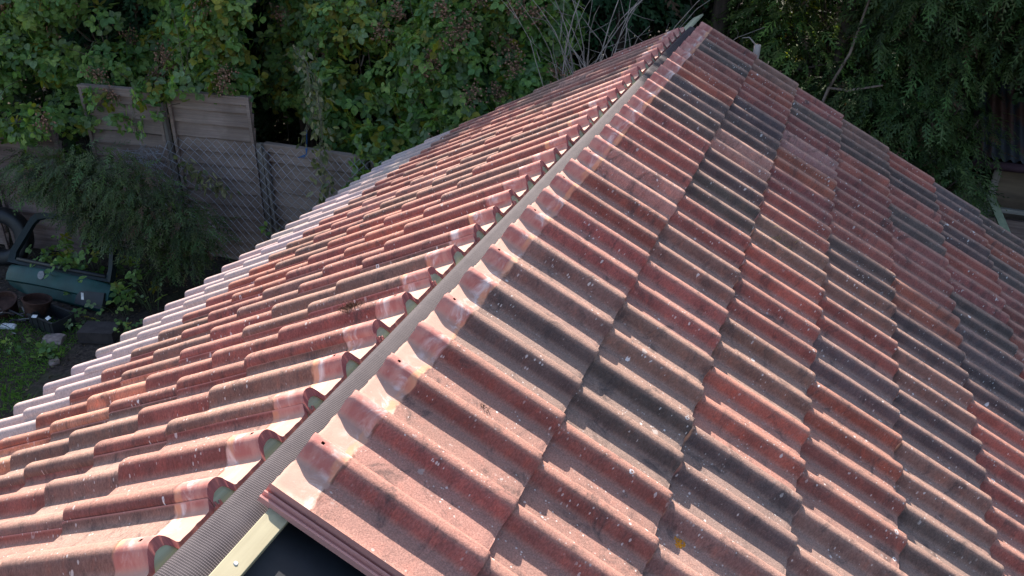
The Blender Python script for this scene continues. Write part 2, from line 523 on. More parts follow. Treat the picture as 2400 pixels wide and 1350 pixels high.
COL = {'R': (0.262, 0.096, 0.078), 'r': (0.290, 0.098, 0.070), 'B': (0.200, 0.112, 0.090), 'D': (0.112, 0.080, 0.072),
       'P': (0.340, 0.175, 0.145), 'G': (0.40, 0.315, 0.300), 'O': (0.42, 0.19, 0.12)}
RIGHT = ["RRDBRRPRRDDrRDR",
         "RRDBRBRDDPDDRrB",
         "RBDrBRrBRRrPRDR",
         "RRBRrDRBDRRRrDB",
         "BRRDBDBDrRRDRDr",
         "RDRRRRrDDDRrDRD",
         "DRRrRDDRrRRRDrD",
         "RBRDRRrDRRDRBRR"]
KIND = ['R', 'r', 'B', 'P', 'G', 'O']
LEFT = [[0, 0, 2, 0, 2, 0, 2, 0, 0, 2, 0, 2, 0, 3, 2, 0, 2, 0],     # t = -3 .. 14
        [0, 0, 0, 2, 0, 0, 2, 0, 1, 0, 2, 2, 0, 0, 2, 0, 3, 0],
        [0, 2, 0, 0, 2, 0, 0, 2, 0, 1, 2, 3, 0, 2, 0, 0, 2, 2],
        [2, 0, 0, 0, 2, 5, 2, 0, 1, 2, 0, 3, 0, 2, 0, 1, 0, 0],
        [0, 0, 1, 0, 5, 1, 0, 2, 0, 1, 2, 0, 2, 0, 0, 0, 2, 0],
        [4] * 18,
        [4] * 18]

garage = empty("garage", (0, 2.1, -3.4))
tag(garage, "building roofed with weathered red and grey double-roll tiles, its ridge still open", "building")
GO = Vector((0, 2.1, -3.4))

entries = []
seed = 100
cam_p = np.array(cam.location)
for k, row in enumerate(RIGHT):
    for t, cc in enumerate(row):
        seed += 1
        r_ = random.Random(seed)
        y0 = 0.30 * t + DYR[k] + r_.gauss(0, 0.0012)
        vt = VR[k] + 0.0011 * y0 + r_.gauss(0, 0.0020)
        if k == 2 and t in (12,): vt += 0.0
        j = r_.uniform(0.86, 1.16)
        tint = tuple(c * j * r_.uniform(0.95, 1.05) for c in COL[cc])
        entries.append((1, vt, y0, tint, 1.0, seed, k, t))
for k, row in enumerate(LEFT):
    for q, cc in enumerate(row):
        seed += 1
        cc = KIND[cc]
        t = q - 3
        r_ = random.Random(seed)
        y0 = 0.30 * t + 0.0007 + r_.gauss(0, 0.0012)
        vt = VL[k] + 0.0002 * y0 + r_.gauss(0, 0.0020)
        j = r_.uniform(0.88, 1.16) if cc != 'G' else r_.uniform(0.94, 1.04)
        tint = tuple(c * j * r_.uniform(0.96, 1.04) for c in COL[cc])
        entries.append((-1, vt, y0, tint, 1.0 if cc != 'G' else 0.24, seed, k, t))

# which hundred show largest from where the photograph was taken
from bpy_extras.object_utils import world_to_camera_view
bpy.context.view_layer.update()


def shown(e):
    side, vt, y0 = e[0], e[1], e[2]
    vh = vt - 0.33 if e[6] else vt - 0.415
    n_in, P = 0, []
    for a in np.linspace(0, 1, 6):
        for b_ in np.linspace(-0.13, 0.17, 6):
            p = Vector(SL(vh + (vt - vh) * a, y0 + (b_ if side > 0 else -b_), -0.01, side))
            q = cam.matrix_world.inverted() @ p
            if q.z > -0.05: continue
            x = 0.5 + q.x / -q.z * cam_d.lens / 36; y = 0.5 + q.y / -q.z * cam_d.lens / 36 * 16 / 9
            if 0 < x < 1 and 0 < y < 1: n_in += 1
    d = (Vector(SL(vt - 0.2, y0, 0, side)) - cam.location)
    nrm = Vector((side * sp, 0, cp))
    return n_in / 36 * abs(d.normalized().dot(nrm)) / d.length_squared


ent = sorted(entries, key=shown, reverse=True)
for e in ent[:100]:
    o = build_tiles("roof_tile", [tile_mesh_arrays(e[0], e[1], e[2], e[3], e[4], e[5], e[6])], garage)
    o.location = o.location - GO
    if e[4] < 0.5:
        o["label"] = "plain pale mauve-grey tile near the eave"
rest = build_tiles("roof_tile", [tile_mesh_arrays(e[0], e[1], e[2], e[3], e[4], e[5], e[6]) for e in ent[100:]], garage)
rest.location = rest.location - GO
rest["kind"] = "stuff"


def gpart(mb, name, mat, smooth=False):
    o = mb.build(name, mat, garage, smooth)
    o.location = -GO
    return o


# ------------------------------------------------------------------ battens under the tile heads
def beam_on_slope(side, v0, v1, y0, y1, n0, n1, mat, name, seg=24, wob=0.0015):
    mb = MB()
    ys = np.linspace(y0, y1, seg)
    ring = []
    for y in ys:
        a = noise.noise((y * 1.7, v0 * 9, 2.0)) * wob
        ring.append([SL(v0 + a, y, n0, side), SL(v1 + a, y, n0, side), SL(v1 + a, y, n1 - 0.001, side), SL(v1 + a - 0.0012, y, n1, side),
                     SL(v0 + a + 0.0012, y, n1, side), SL(v0 + a, y, n1 - 0.001, side)])
    V = np.array(ring).reshape(-1, 3); F = []
    for i in range(seg - 1):
        for j in range(6):
            k = (j + 1) % 6
            F.append((i * 6 + j, i * 6 + k, (i + 1) * 6 + k, (i + 1) * 6 + j))
    F.append(tuple(range(6))); F.append(tuple((seg - 1) * 6 + j for j in range(6))[::-1])
    if side > 0: F = [f[::-1] for f in F]
    mb.add(V, F)
    return gpart(mb, name, mat)


beam_on_slope(1, 0.093, 0.133, -0.85, 4.45, -0.0950, -0.0700, M_BATTEN, "ridge_batten")
beam_on_slope(-1, 0.0775, 0.150, -1.2, 4.95, -0.0840, -0.0725, M_GREENBATTEN, "ridge_batten")
for k, v in enumerate(VR[:-1]):
    beam_on_slope(1, v - 0.052, v - 0.014, -0.11, 4.36, -0.0950, -0.0700, M_GREENBATTEN, "roof_batten", 4)
for k, v in enumerate(VL[:-1]):
    beam_on_slope(-1, v - 0.052, v - 0.014, -1.0, 4.30, -0.0950, -0.0700, M_GREENBATTEN, "roof_batten", 4)
# added timber fillets: a lighter green face in the otherwise dark roll hollows
for idx in range(-6, 29):
    yc_ = 0.0007 + 0.15 * idx
    mb = MB(); yy_ = np.linspace(-0.034, 0.034, 15)
    top = [float(np.interp(0.0 + q, PY, PB)) - 0.008 - (TH + ROLL_H) - 0.014 - 0.0015 for q in yy_]
    keep = [(q, t) for q, t in zip(yy_, top) if t > -0.0720]
    V = []
    for v in (0.0880, 0.1250):
        for q, t in keep: V.append(SL(v, yc_ + q, t, -1))
        for q, t in keep: V.append(SL(v, yc_ + q, -0.0722, -1))
    k = len(keep); face = list(range(k)) + list(range(2 * k - 1, k - 1, -1))
    F = [tuple(face), tuple(2 * k + q for q in reversed(face))]
    F += [(i, i + 1, 2 * k + i + 1, 2 * k + i) for i in range(k - 1)]
    mb.add(V, F)
    gpart(mb, "added_batten_fillet", M_GREENBATTEN)
# nail heads in the exposed batten end
mb = MB()
for y, dv in ((-0.262, 0.113), (-0.255, 0.1105)):
    if dv != 0.113: continue
    c0 = np.array(SL(dv, y, -0.0698)); n_ = np.array([sp, 0, cp])
    ang = np.arange(8) * math.pi / 4
    a = np.array([cp, 0, -sp]); b = np.array([0, 1, 0])
    rv = [c0 + 0.0045 * (math.cos(t) * a + math.sin(t) * b) for t in ang] + [c0 + 0.0035 * (math.cos(t) * a + math.sin(t) * b) + n_ * 0.0012 for t in ang]
    mb.add(rv, [(i, (i + 1) % 8, 8 + (i + 1) % 8, 8 + i) for i in range(8)] + [tuple(range(8, 16))])
gpart(mb, "nail_head", plain_material("galvanised_nail", (0.5, 0.5, 0.48), 0.45, 0.5, 0.1, 30, 0.6))


# ------------------------------------------------------------------ ridge membrane and black underlay
def sheet(name, prof, ys, mat, disp, uvscale=1.0, smooth=True):
    """prof: list of (x, z); swept along y with a displacement function"""
    prof = np.array(prof); s = np.concatenate([[0], np.cumsum(np.linalg.norm(np.diff(prof, axis=0), axis=1))])
    V, U = [], []
    for y in ys:
        for i, (x, z) in enumerate(prof):
            dx, dz = disp(s[i], y, x)
            V.append((x + dx, y, z + dz)); U.append((s[i], y))
    n = len(prof); F = []
    for i in range(len(ys) - 1):
        for j in range(n - 1):
            a = i * n + j
            F.append((a, a + 1, a + n + 1, a + n))
    me = bpy.data.meshes.new(name); me.from_pydata(V, [], F)
    li = np.zeros(len(me.loops), dtype=np.int32); me.loops.foreach_get("vertex_index", li)
    ul = me.uv_layers.new(name="uv"); ul.data.foreach_set("uv", (np.array(U) * uvscale)[li].ravel())
    if smooth: me.polygons.foreach_set("use_smooth", [True] * len(me.polygons))
    me.materials.append(mat)
    o = bpy.data.objects.new(name, me); link(o, garage); o.location = -GO
    md = o.modifiers.new("thick", 'SOLIDIFY'); md.thickness = 0.001; md.offset = -1
    return o


prof = [(-0.036, -0.124), (-0.033, -0.108), (-0.029, -0.1010), (-0.024, -0.0992), (-0.014, -0.1010), (-0.004, -0.1040), (0.006, -0.1072), (0.016, -0.1110), (0.026, -0.1160)]
prof += [SL(v, 0, -0.0905)[::2] for v in np.linspace(0.090, 0.104, 4)]


def mdisp(s, y, x):
    # folds running along the ridge, more taut in the middle of the run
    f = 0.0007 * math.sin(x * 150 + 2.2 * noise.noise((y * 2.2, 0, 4.0))) * (0.5 + noise.noise((y * 3, x * 5, 1.0)))
    slack = 0.005 * math.exp(-((y - 1.0) / 0.7) ** 2) * math.exp(-((x - 0.03) / 0.03) ** 2)
    rib = 0.0004 * math.sin(y * 420) * math.exp(-((y - 0.75) / 0.5) ** 2)
    step = 0.004 * noise.noise((y * 1.3, x * 12, 8.0))
    ap = math.exp(-(x / 0.03) ** 2)
    return (0.004 * noise.noise((y * 1.6, 3.0, 0.0)) * ap, f + slack + rib + step)


sheet("ridge_membrane", prof, np.arange(-0.9, 4.42, 0.006), M_MEMBRANE, mdisp)
prof = [SL(v, 0, -0.0955 - 0.003 * math.sin(v * 12))[::2] for v in np.linspace(0.085, 2.72, 60)]
sheet("underlay", prof, np.linspace(-1.4, 4.40, 60), M_BLACKSHEET, lambda s, y, x: (0, 0.004 * noise.noise((x * 3, y * 3, 0))))
prof = [SL(v, 0, -0.0955, -1)[::2] for v in np.linspace(0.045, 2.32, 30)][::-1]
sheet("underlay", prof, np.linspace(-1.4, 4.40, 30), M_BLACKSHEET, lambda s, y, x: (0, -0.002))  # left sheet is black to stand in for shade in the ridge gap

# ------------------------------------------------------------------ walls, rafters, fascia of the garage
M_RENDER = plain_material("brick_wall", (0.27, 0.17, 0.13), 0.9, 0.2, 0.2, 6, 0, 0.4)
mb = MB()
xr, xl = 2.05, -1.82
mb.box((xl, -1.2, -3.4), (xl + 0.1, 4.2, -1.22)); mb.box((xr - 0.1, -1.2, -3.4), (xr, 4.2, -1.30))
def gable(y0, y1):
    V = [(xl, y0, -3.4), (xr, y0, -3.4), (xr, y0, -1.30), (0, y0, -0.24), (xl, y0, -1.22)]
    V += [(x, y1, z) for x, _, z in V]
    mb.add(V, [(0, 1, 2, 3, 4), (9, 8, 7, 6, 5)] + [(i, 5 + i, 5 + (i + 1) % 5, (i + 1) % 5) for i in range(5)])
gable(4.2, 4.3)
gpart(mb, "wall", M_RENDER)
mb = MB()
for y in np.arange(-1.0, 4.3, 0.45):
    for side, ve in ((1, 2.68), (-1, 2.30)):
        a = [SL(0.05, y, -0.10, side), SL(ve, y, -0.10, side), SL(ve, y, -0.19, side), SL(0.05, y, -0.19, side)]
        V = a + [(x, y + 0.045, z) for x, _, z in a]
        mb.add(V, [(0, 1, 2, 3), (7, 6, 5, 4)] + [(i, i + 4, (i + 1) % 4 + 4, (i + 1) % 4) for i in range(4)])
o = gpart(mb, "rafter", M_GREENBATTEN); o["kind"] = "stuff"
for side, ve in ((1, 2.70), (-1, 2.315)):
    mb = MB(); p = SL(ve, 0, -0.10, side)
    mb.box((min(p[0], p[0] + side * 0.02), -1.2, p[2] - 0.14), (max(p[0], p[0] + side * 0.02), 4.38, p[2] - 0.01))
    gpart(mb, "fascia_board", M_POST)


# ------------------------------------------------------------------ surface lookup for things lying on the tiles
def surf_n(side, v, y):
    VV = VR if side > 0 else VL
    k = next((i for i, a in enumerate(VV) if v < a), len(VV) - 1)
    al = v - (VV[k] - TILE_L)
    yy = (y if side > 0 else -y)
    q = (yy + 0.1239) % 0.30 - 0.1239
    h = np.interp(q, PY, PH)
    return float(h - (TH + ROLL_H) - DROP * (1 - al / TILE_L))


def tuft(side, v, y, n, spread, hmax, colr, name, label, seed):
    r_ = np.random.default_rng(seed); mb = MB()
    for i in range(n):
        a = r_.normal(0, spread, 2) * np.array([1.0, 0.55])
        v0, y0_ = v + a[0], y + a[1]
        b0 = np.array(SL(v0, y0_, surf_n(side, v0, y0_) + 0.0005, side))
        d = r_.normal(0, 1, 3); d[2] = abs(d[2]) * 0.7; d /= np.linalg.norm(d)
        L = r_.uniform(0.3, 1) * hmax
        nrm = np.array([side * sp, 0, cp])
        mid = b0 + d * L * 0.5 + nrm * L * 0.25; tip = b0 + d * L + nrm * 0.002
        mb.tube([b0, mid, tip], [0.0007, 0.0006, 0.0003], 3, np.array(colr) * r_.uniform(0.6, 1.4))
    o = mb.build(name, M_TWIG2, None, False, origin=SL(v, y, surf_n(side, v, y), side))
    return tag(o, label, "debris")


M_TWIG2 = leaf_material("dry_grass", 0.1, 0.9, 0.1)
tuft(-1, 0.262, 0.60, 190, 0.017, 0.026, (0.10, 0.062, 0.045), "dry_moss_clump", "dark dry tangle of moss on a red roll just left of the open ridge", 3)
tuft(-1, 0.335, 0.20, 26, 0.012, 0.020, (0.20, 0.16, 0.09), "dry_moss_clump", "thin wisp of dry straw in a channel of the left slope", 4)
tuft(1, 0.905, 2.20, 45, 0.030, 0.030, (0.24, 0.21, 0.10), "dry_moss_clump", "pale dry grass scraps on dark tiles high on the right slope", 5)
tuft(1, 0.305, 0.375, 14, 0.007, 0.012, (0.03, 0.018, 0.012), "dry_moss_clump", "tiny black crumb of moss on the top course of the right slope", 6)
tuft(1, 1.30, 1.72, 40, 0.014, 0.014, (0.05, 0.045, 0.03), "dry_moss_clump", "dark moss clot at the joint of lichen-covered tiles, right slope", 8)

# orange lichen rosette
r_ = np.random.default_rng(12); mb = MB()
vc, yc = 0.838, 0.400
for i in range(60):
    a = r_.uniform(0, 2 * math.pi); d = 0.013 * math.sqrt(r_.random()) * (1 + 0.25 * math.sin(3 * a))
    v0, y0_ = vc + d * math.cos(a), yc + d * math.sin(a)
    rad = r_.uniform(0.0018, 0.0036)
    k = 7; cen = np.array(SL(v0, y0_, surf_n(1, v0, y0_) + 0.0018)); V = [cen]
    for j in range(k):
        t = 2 * math.pi * j / k; rr = rad * r_.uniform(0.6, 1.3)
        vv_, yy_ = v0 + rr * math.cos(t), y0_ + rr * math.sin(t)
        V.append(SL(vv_, yy_, surf_n(1, vv_, yy_) + 0.0002))
    mb.add(V, [(0, 1 + j, 1 + (j + 1) % k) for j in range(k)])
o = mb.build("orange_lichen", plain_material("orange_lichen", (0.50, 0.20, 0.02), 0.9, 0.1, 0.3, 300), None, True, origin=SL(vc, yc, -0.04))
tag(o, "small bright orange lichen rosette on a tile low on the right slope", "lichen")
#@@SETTING
# ================================================================== the setting
GZ = -3.4


def ground_h(x, y):
    return GZ + 0.06 * noise.noise((x * 0.8, y * 0.8, 0)) + 0.03 * noise.noise((x * 3, y * 3, 5)) + 0.012 * noise.noise((x * 11, y * 11, 9))


M_SOIL, nt, b = new_mat("dark_soil", 0.95, 0.15); nb = NB(nt)
co = obj_coord(nb)
a = nb.noise(co, 3, 5, 0.65); c_ = nb.noise(co, 28, 4, 0.7)
cc = nb.mix(nb.ramp(c_, 0.35, 0.7), (0.030, 0.023, 0.020), (0.085, 0.064, 0.052))
cc = nb.mix(nb.math('MULTIPLY', nb.ramp(a, 0.5, 0.65), 0.5), cc, (0.045, 0.055, 0.025))
nb.set(b.inputs["Base Color"], cc); nb.set(b.inputs["Normal"], nb.bump(c_, 0.7, 0.03))
mb = MB()
xs = np.concatenate([[-900, -120, -30, -14], np.linspace(-10, 6, 150), [9, 14, 30, 120, 900]])
ys = np.concatenate([[-900, -120, -30, -8], np.linspace(-3, 9, 120), [11, 14, 30, 120, 900]])
V = [(x, y, ground_h(x, y) if (-9.9 < x < 5.9 and -2.9 < y < 8.9) else GZ) for y in ys for x in xs]
nx = len(xs)
F = [(j * nx + i, j * nx + i + 1, (j + 1) * nx + i + 1, (j + 1) * nx + i) for j in range(len(ys) - 1) for i in range(nx - 1)]
mb.add(V, F)
tag(mb.build("ground", M_SOIL, None, True), kind="structure")


# ------------------------------------------------------------------ foliage generators
def unit(v): return v / (np.linalg.norm(v, axis=-1, keepdims=True) + 1e-9)


def leaflets(mb, base, d, nrm, L, W, colr, droop=0.15):
    """many ovate folded leaflets at once: base (N,3), direction d, normal nrm, length L, width W, colour (N,3)"""
    N = len(base)
    d = unit(d); s = unit(np.cross(d, nrm)); u = np.cross(s, d)
    L = L[:, None]; W = W[:, None]
    T = (0.14, 0.36, 0.60, 0.82); Wd = (0.30, 0.48, 0.46, 0.27)
    P = [base]
    for t, w in zip(T, Wd):
        mid = base + d * L * t - u * L * droop * t * t
        P += [mid - s * W * w + u * L * 0.06, mid - u * L * 0.015, mid + s * W * w + u * L * 0.06]
    P.append(base + d * L - u * L * droop)
    V = np.stack(P, 1).reshape(-1, 3)
    f3 = [(0, 2, 1), (0, 3, 2), (13, 10, 11), (13, 11, 12)]
    f4 = [(a, a + 1, a + 4, a + 3) for a in (1, 4, 7)] + [(a + 1, a + 2, a + 5, a + 4) for a in (1, 4, 7)]
    off = (np.arange(N) * 14)[:, None, None]
    F3 = (np.array(f3)[None] + off).reshape(-1, 3); F4 = (np.array(f4)[None] + off).reshape(-1, 4)
    mb.add(V, F3.tolist() + F4.tolist(), np.repeat(colr, 14, 0))


GREENS = np.array([(0.135, 0.220, 0.060), (0.155, 0.250, 0.068), (0.095, 0.180, 0.060), (0.215, 0.290, 0.080), (0.155, 0.215, 0.105)])


def bramble_leaves(mb, P, out, size, r_, yellow=0.05, up=0.35):
    """compound leaves at the points P, facing out"""
    N = len(P)
    d0 = unit(out * 0.6 + r_.normal(0, 0.75, (N, 3)) + np.array([0, 0, -0.25]))
    n0 = unit(out * 0.9 + np.array([0, 0, up]) + r_.normal(0, 0.35, (N, 3)))
    s0 = unit(np.cross(d0, n0))
    ci = GREENS[r_.integers(0, len(GREENS), N)] * r_.uniform(0.7, 1.35, (N, 1))
    ym = r_.random(N) < yellow
    ci[ym] = np.array([0.24, 0.22, 0.035]) * r_.uniform(0.6, 1.2, (ym.sum(), 1))
    sz = size * r_.uniform(0.65, 1.2, N)
    for ang, sc in ((0, 1.0), (1.15, 0.85), (-1.15, 0.85), (2.1, 0.62), (-2.1, 0.62)):
        if abs(ang) > 2:
            m = r_.random(N) < 0.55
        else:
            m = np.ones(N, bool)
        dd = unit(d0 * math.cos(ang) + s0 * math.sin(ang))
        bb = P + dd * (sz * 0.20)[:, None]
        leaflets(mb, bb[m], dd[m], unit(n0 + r_.normal(0, 0.15, (N, 3)))[m], (sz * sc)[m], (sz * sc * 0.80)[m],
                 (ci * r_.uniform(0.85, 1.15, (N, 1)))[m])


def clump_points(centres, radii, per, r_, front=np.array([0.25, -0.8, 0.35]), bias=0.2):
    P, O = [], []
    for c0, rad in zip(centres, radii):
        n = int(per * (rad / 0.3) ** 2)
        d = unit(r_.normal(0, 1, (n * 3, 3)))
        d = d[(d @ unit(front)) > -bias][:n]
        rr = rad * r_.uniform(0.72, 1.06, (len(d), 1))
        P.append(c0 + d * rr * np.array([1.0, 0.9, 0.85])); O.append(d)
    return np.concatenate(P), np.concatenate(O)


def canes(mb, P0, P1, r_, rad=0.004, sag=0.15, colr=(0.10, 0.07, 0.05)):
    for a, b_ in zip(P0, P1):
        t = np.linspace(0, 1, 7)[:, None]
        m = a * (1 - t) + b_ * t
        m[:, 2] += (np.sin(t[:, 0] * math.pi)) * sag * r_.uniform(0.2, 1.2)
        m += r_.normal(0, 0.02, m.shape)
        mb.tube(m, np.linspace(rad, rad * 0.5, 7), 4, np.array(colr) * r_.uniform(0.6, 1.5))


M_STEM = leaf_material("bramble_stem", 0.0, 0.8)


def thicket(name, label, cat, group, centres, radii, per, size, seed, ncane=30, nflower=10, yellow=0.05):
    r_ = np.random.default_rng(seed)
    centres = np.array(centres); org = centres.mean(0)
    root = empty(name, tuple(org)); tag(root, label, cat, group)
    mb = MB()
    P, O = clump_points(centres, radii, per, r_)
    bramble_leaves(mb, P, O, size, r_, yellow)
    o = mb.build("leaves", M_LEAF, root); o.location = -Vector(org)
    mb = MB()
    i = r_.integers(0, len(centres), ncane); j = r_.integers(0, len(centres), ncane)
    far = np.linalg.norm(centres[i] - centres[j], axis=1) < 1.6
    canes(mb, centres[i][far], centres[j][far] + r_.normal(0, 0.15, (far.sum(), 3)), r_)
    g = centres[r_.integers(0, len(centres), 10)]
    g0 = g.copy(); g0[:, 2] = GZ; g0[:, 1] = np.maximum(g0[:, 1], 6.35)
    canes(mb, g0, g, r_, 0.007, 0.0)
    o = mb.build("stems", M_STEM, root); o.location = -Vector(org)
    if nflower:
        mb = MB()
        k = r_.integers(0, len(centres), nflower)
        for kk in k:
            d = unit(np.array([0.25, -0.8, 0.4]) + r_.normal(0, 0.45, 3)); c0 = centres[kk] + d * radii[kk] * 1.05
            for q in range(70):
                p = c0 + r_.normal(0, 1, 3) * np.array([0.055, 0.04, 0.050])
                e = p + r_.normal(0, 0.012, 3)
                mb.tube([c0 + (p - c0) * 0.3, p], 0.0011, 3, np.array((0.13, 0.075, 0.045)) * r_.uniform(0.6, 1.4), False)
                s_ = r_.uniform(0.007, 0.014)
                V = np.array([(1, 0, 0), (-1, 0, 0), (0, 1, 0), (0, -1, 0), (0, 0, 1), (0, 0, -1)]) * s_ + p
                mb.add(V, [(0, 2, 4), (2, 1, 4), (1, 3, 4), (3, 0, 4), (2, 0, 5), (1, 2, 5), (3, 1, 5), (0, 3, 5)],
                       np.array((0.26, 0.14, 0.085)) * r_.uniform(0.5, 1.5))
        o = mb.build("dried_flower_heads", M_STEM, root); o.location = -Vector(org); o["kind"] = "stuff"
    return root


def surf_clumps(x0, x1, z0f, z1, y_of, n, seed, rmin=0.16, rmax=0.34):
    r_ = np.random.default_rng(seed); C_, R_ = [], []
    while len(C_) < n:
        x = r_.uniform(x0, x1); zb = z0f(x); z = r_.uniform(zb, z1)
        rad = r_.uniform(rmin, rmax)
        if z - rad < zb: z = zb + rad * r_.uniform(0.4, 1.0)
        y = y_of(x, z) + 0.55 * noise.noise((x * 0.9, z * 1.1, seed * 1.7)) + r_.uniform(0, 0.25)
        C_.append((x, y, z)); R_.append(rad)
    return C_, R_


G_BR = "bramble thickets along the fence"
C_, R_ = surf_clumps(-8.9, -6.5, lambda x: -1.85 + 0.15 * math.sin(x * 3), 0.1, lambda x, z: 5.55 + 0.35 * (z + 1.8), 60, 1)
for q in range(15):
    C_.append((-8.3 + 0.12 * q, 5.02 + 0.012 * q + 0.06 * math.sin(q * 2.3), -1.72 - 0.09 * (1 + math.sin(q * 1.7)))); R_.append(0.15 + 0.04 * math.sin(q))
thicket("bramble_bush", "dense green bramble thicket spilling over the far left fence panel", "bramble bush", G_BR, C_, R_, 62, 0.090, 11, 30, 36)
C_, R_ = surf_clumps(-6.7, -4.9, lambda x: -1.85, 0.1, lambda x, z: 6.38 + 0.25 * (z + 1.4), 66, 2)
C_ += [(-6.35, 5.75, -1.62), (-6.15, 5.72, -1.85), (-5.75, 5.72, -1.50), (-5.55, 5.74, -1.62), (-5.62, 5.76, -1.42), (-5.3, 5.85, -1.38)]; R_ += [0.17, 0.12, 0.12, 0.11, 0.16, 0.16]
thicket("bramble_bush", "bramble with yellowing leaves draped over the tall grey fence panels", "bramble bush", G_BR, C_, R_, 66, 0.090, 12, 30, 26, 0.12)
C_, R_ = surf_clumps(-5.15, -2.9, lambda x: -2.3 if x > -4.2 else -1.95, 0.1, lambda x, z: 6.75 + 0.2 * (z + 1.4), 120, 3, 0.12, 0.25)
C_ += [(-3.25, 6.1, -2.05), (-3.1, 6.05, -2.25), (-2.95, 6.15, -2.1), (-3.35, 6.2, -1.85)]; R_ += [0.2, 0.18, 0.22, 0.2]
thicket("bramble_bush", "loose bramble behind the low fence panel with dark gaps and tree trunks between", "bramble bush", G_BR, C_, R_, 60, 0.090, 13, 30, 14, 0.2)
C_, R_ = surf_clumps(-3.4, -1.62, lambda x: -2.7, 0.1, lambda x, z: 6.35 + 0.3 * (z + 1.6), 74, 4, 0.17, 0.36)
thicket("bramble_bush", "broad bramble mound with many brown flower heads close behind the left roof eave", "bramble bush", G_BR, C_, R_, 60, 0.090, 14, 40, 46, 0.06)


def spray(mb, P, d, up, L, colr, r_, k=9, w=0.016, droop=0.3):
    """flat feathery cypress sprays: axis + side blades"""
    N = len(P); d = unit(d); s = unit(np.cross(d, up)); u = np.cross(s, d)
    L = L[:, None]
    for j in range(k):
        t = (j + 0.5) / k
        sg = 1 if j % 2 else -1
        ax = P + d * L * t - u * L * droop * t * t
        ln = L * 0.42 * (1 - 0.7 * t) * r_.uniform(0.7, 1.2, (N, 1))
        dd = unit(d * 0.75 + s * sg * 0.75 - u * 0.25 + r_.normal(0, 0.12, (N, 3)))
        ww = unit(np.cross(dd, u)) * w
        tip = ax + dd * ln
        V = np.stack([ax - ww * 0.6, ax + dd * ln * 0.5 + ww, tip, ax + dd * ln * 0.5 - ww], 1).reshape(-1, 3)
        F = (np.array([(0, 1, 2, 3)])[None] + (np.arange(N) * 4)[:, None, None]).reshape(-1, 4)
        mb.add(V, F, np.repeat(colr, 4, 0))
    tip = P + d * L - u * L * droop
    ww = s * w * 0.8
    V = np.stack([P - ww * 0.5, P + d * L * 0.55 - u * L * droop * 0.3 + ww, tip, P + d * L * 0.55 - u * L * droop * 0.3 - ww], 1).reshape(-1, 3)
    F = (np.array([(0, 1, 2, 3)])[None] + (np.arange(N) * 4)[:, None, None]).reshape(-1, 4)
    mb.add(V, F, np.repeat(colr, 4, 0))


def conifer(name, label, cat, group, x, y, trunk_r, lean, blobs, per, L, seed, green=(0.030, 0.070, 0.030), top=None, w=0.014):
    """trunk, limbs and a crown of drooping sprays grown on limbs inside blobs (centre, radius)"""
    r_ = np.random.default_rng(seed)
    root = empty(name, (x, y, GZ)); tag(root, label, cat, group)
    org = Vector((x, y, GZ))
    top = top or max(c[2] + r for c, r in blobs)
    h = np.linspace(0, 1, 10)
    T = np.stack([x + lean[0] * h + 0.05 * np.sin(h * 7 + seed), y + lean[1] * h, GZ + (top - 0.3 - GZ) * h], 1)
    mb = MB(); mb.tube(T, trunk_r * (1 - 0.75 * h), 9)
    for c0, rad in blobs:
        c0 = np.array(c0)
        k = int(np.clip((c0[2] - 0.3 - GZ) / (top - GZ) * 9, 0, 9)); a = T[k]
        for q in range(3):
            e = c0 + r_.normal(0, rad * 0.4, 3)
            m = (a + e) / 2 + np.array([0, 0, -0.06 * r_.random()])
            mb.tube([a, m, e], [trunk_r * 0.22, trunk_r * 0.13, trunk_r * 0.05], 5)
    o = mb.build("trunk", M_BARK, root, True); o.location = -org
    mb = MB()
    for c0, rad in blobs:
        c0 = np.array(c0); n = int(per * (rad / 0.4) ** 2)
        d = unit(r_.normal(0, 1, (n, 3))); rr = rad * np.sqrt(r_.uniform(0.12, 1.0, (n, 1)))
        P = c0 + d * rr * np.array([1, 1, 0.8])
        dd = unit(d * np.array([1, 1, 0.3]) + np.array([0, -0.25, -0.45]) + r_.normal(0, 0.35, (n, 3)))
        cl = np.array(green) * r_.uniform(0.35, 1.9, (n, 1)) * (1 + r_.normal(0, 0.08, (n, 3)))
        br = r_.random(n) < 0.03; cl[br] = (0.11, 0.065, 0.04)
        spray(mb, P, dd, np.array([0, 0, 1.0]) + r_.normal(0, 0.3, (n, 3)), L * r_.uniform(0.6, 1.3, n), np.clip(cl, 0.005, 1), r_, 9, w)
    o = mb.build("crown", M_CONIFER, root); o.location = -org
    return root


def high_blobs(x0, x1, n, seed, z0=1.6, y0=7.4, y1=8.8):
    r_ = np.random.default_rng(seed); B = []
    for _ in range(n):
        x = r_.uniform(x0, x1); y = r_.uniform(y0, y1)
        zt = 4.25 + 0.95 / (1 + math.exp(-(x + 2.1) / 0.12)) + (y - 8.0) * 0.95 + 0.35 * noise.noise((x * 1.7, y, 2.0))
        rad = r_.uniform(0.35, 0.6)
        B.append(((x, y, r_.uniform(z0, zt - rad * 0.75)), rad))
    return B


def crown_blobs(x0, x1, y0, y1, z0, z1, n, seed, r0=0.35, r1=0.7):
    r_ = np.random.default_rng(seed)
    return [((r_.uniform(x0, x1), r_.uniform(y0, y1), r_.uniform(z0, z1)), r_.uniform(r0, r1)) for _ in range(n)]


G_T = "tall conifers behind the fence"
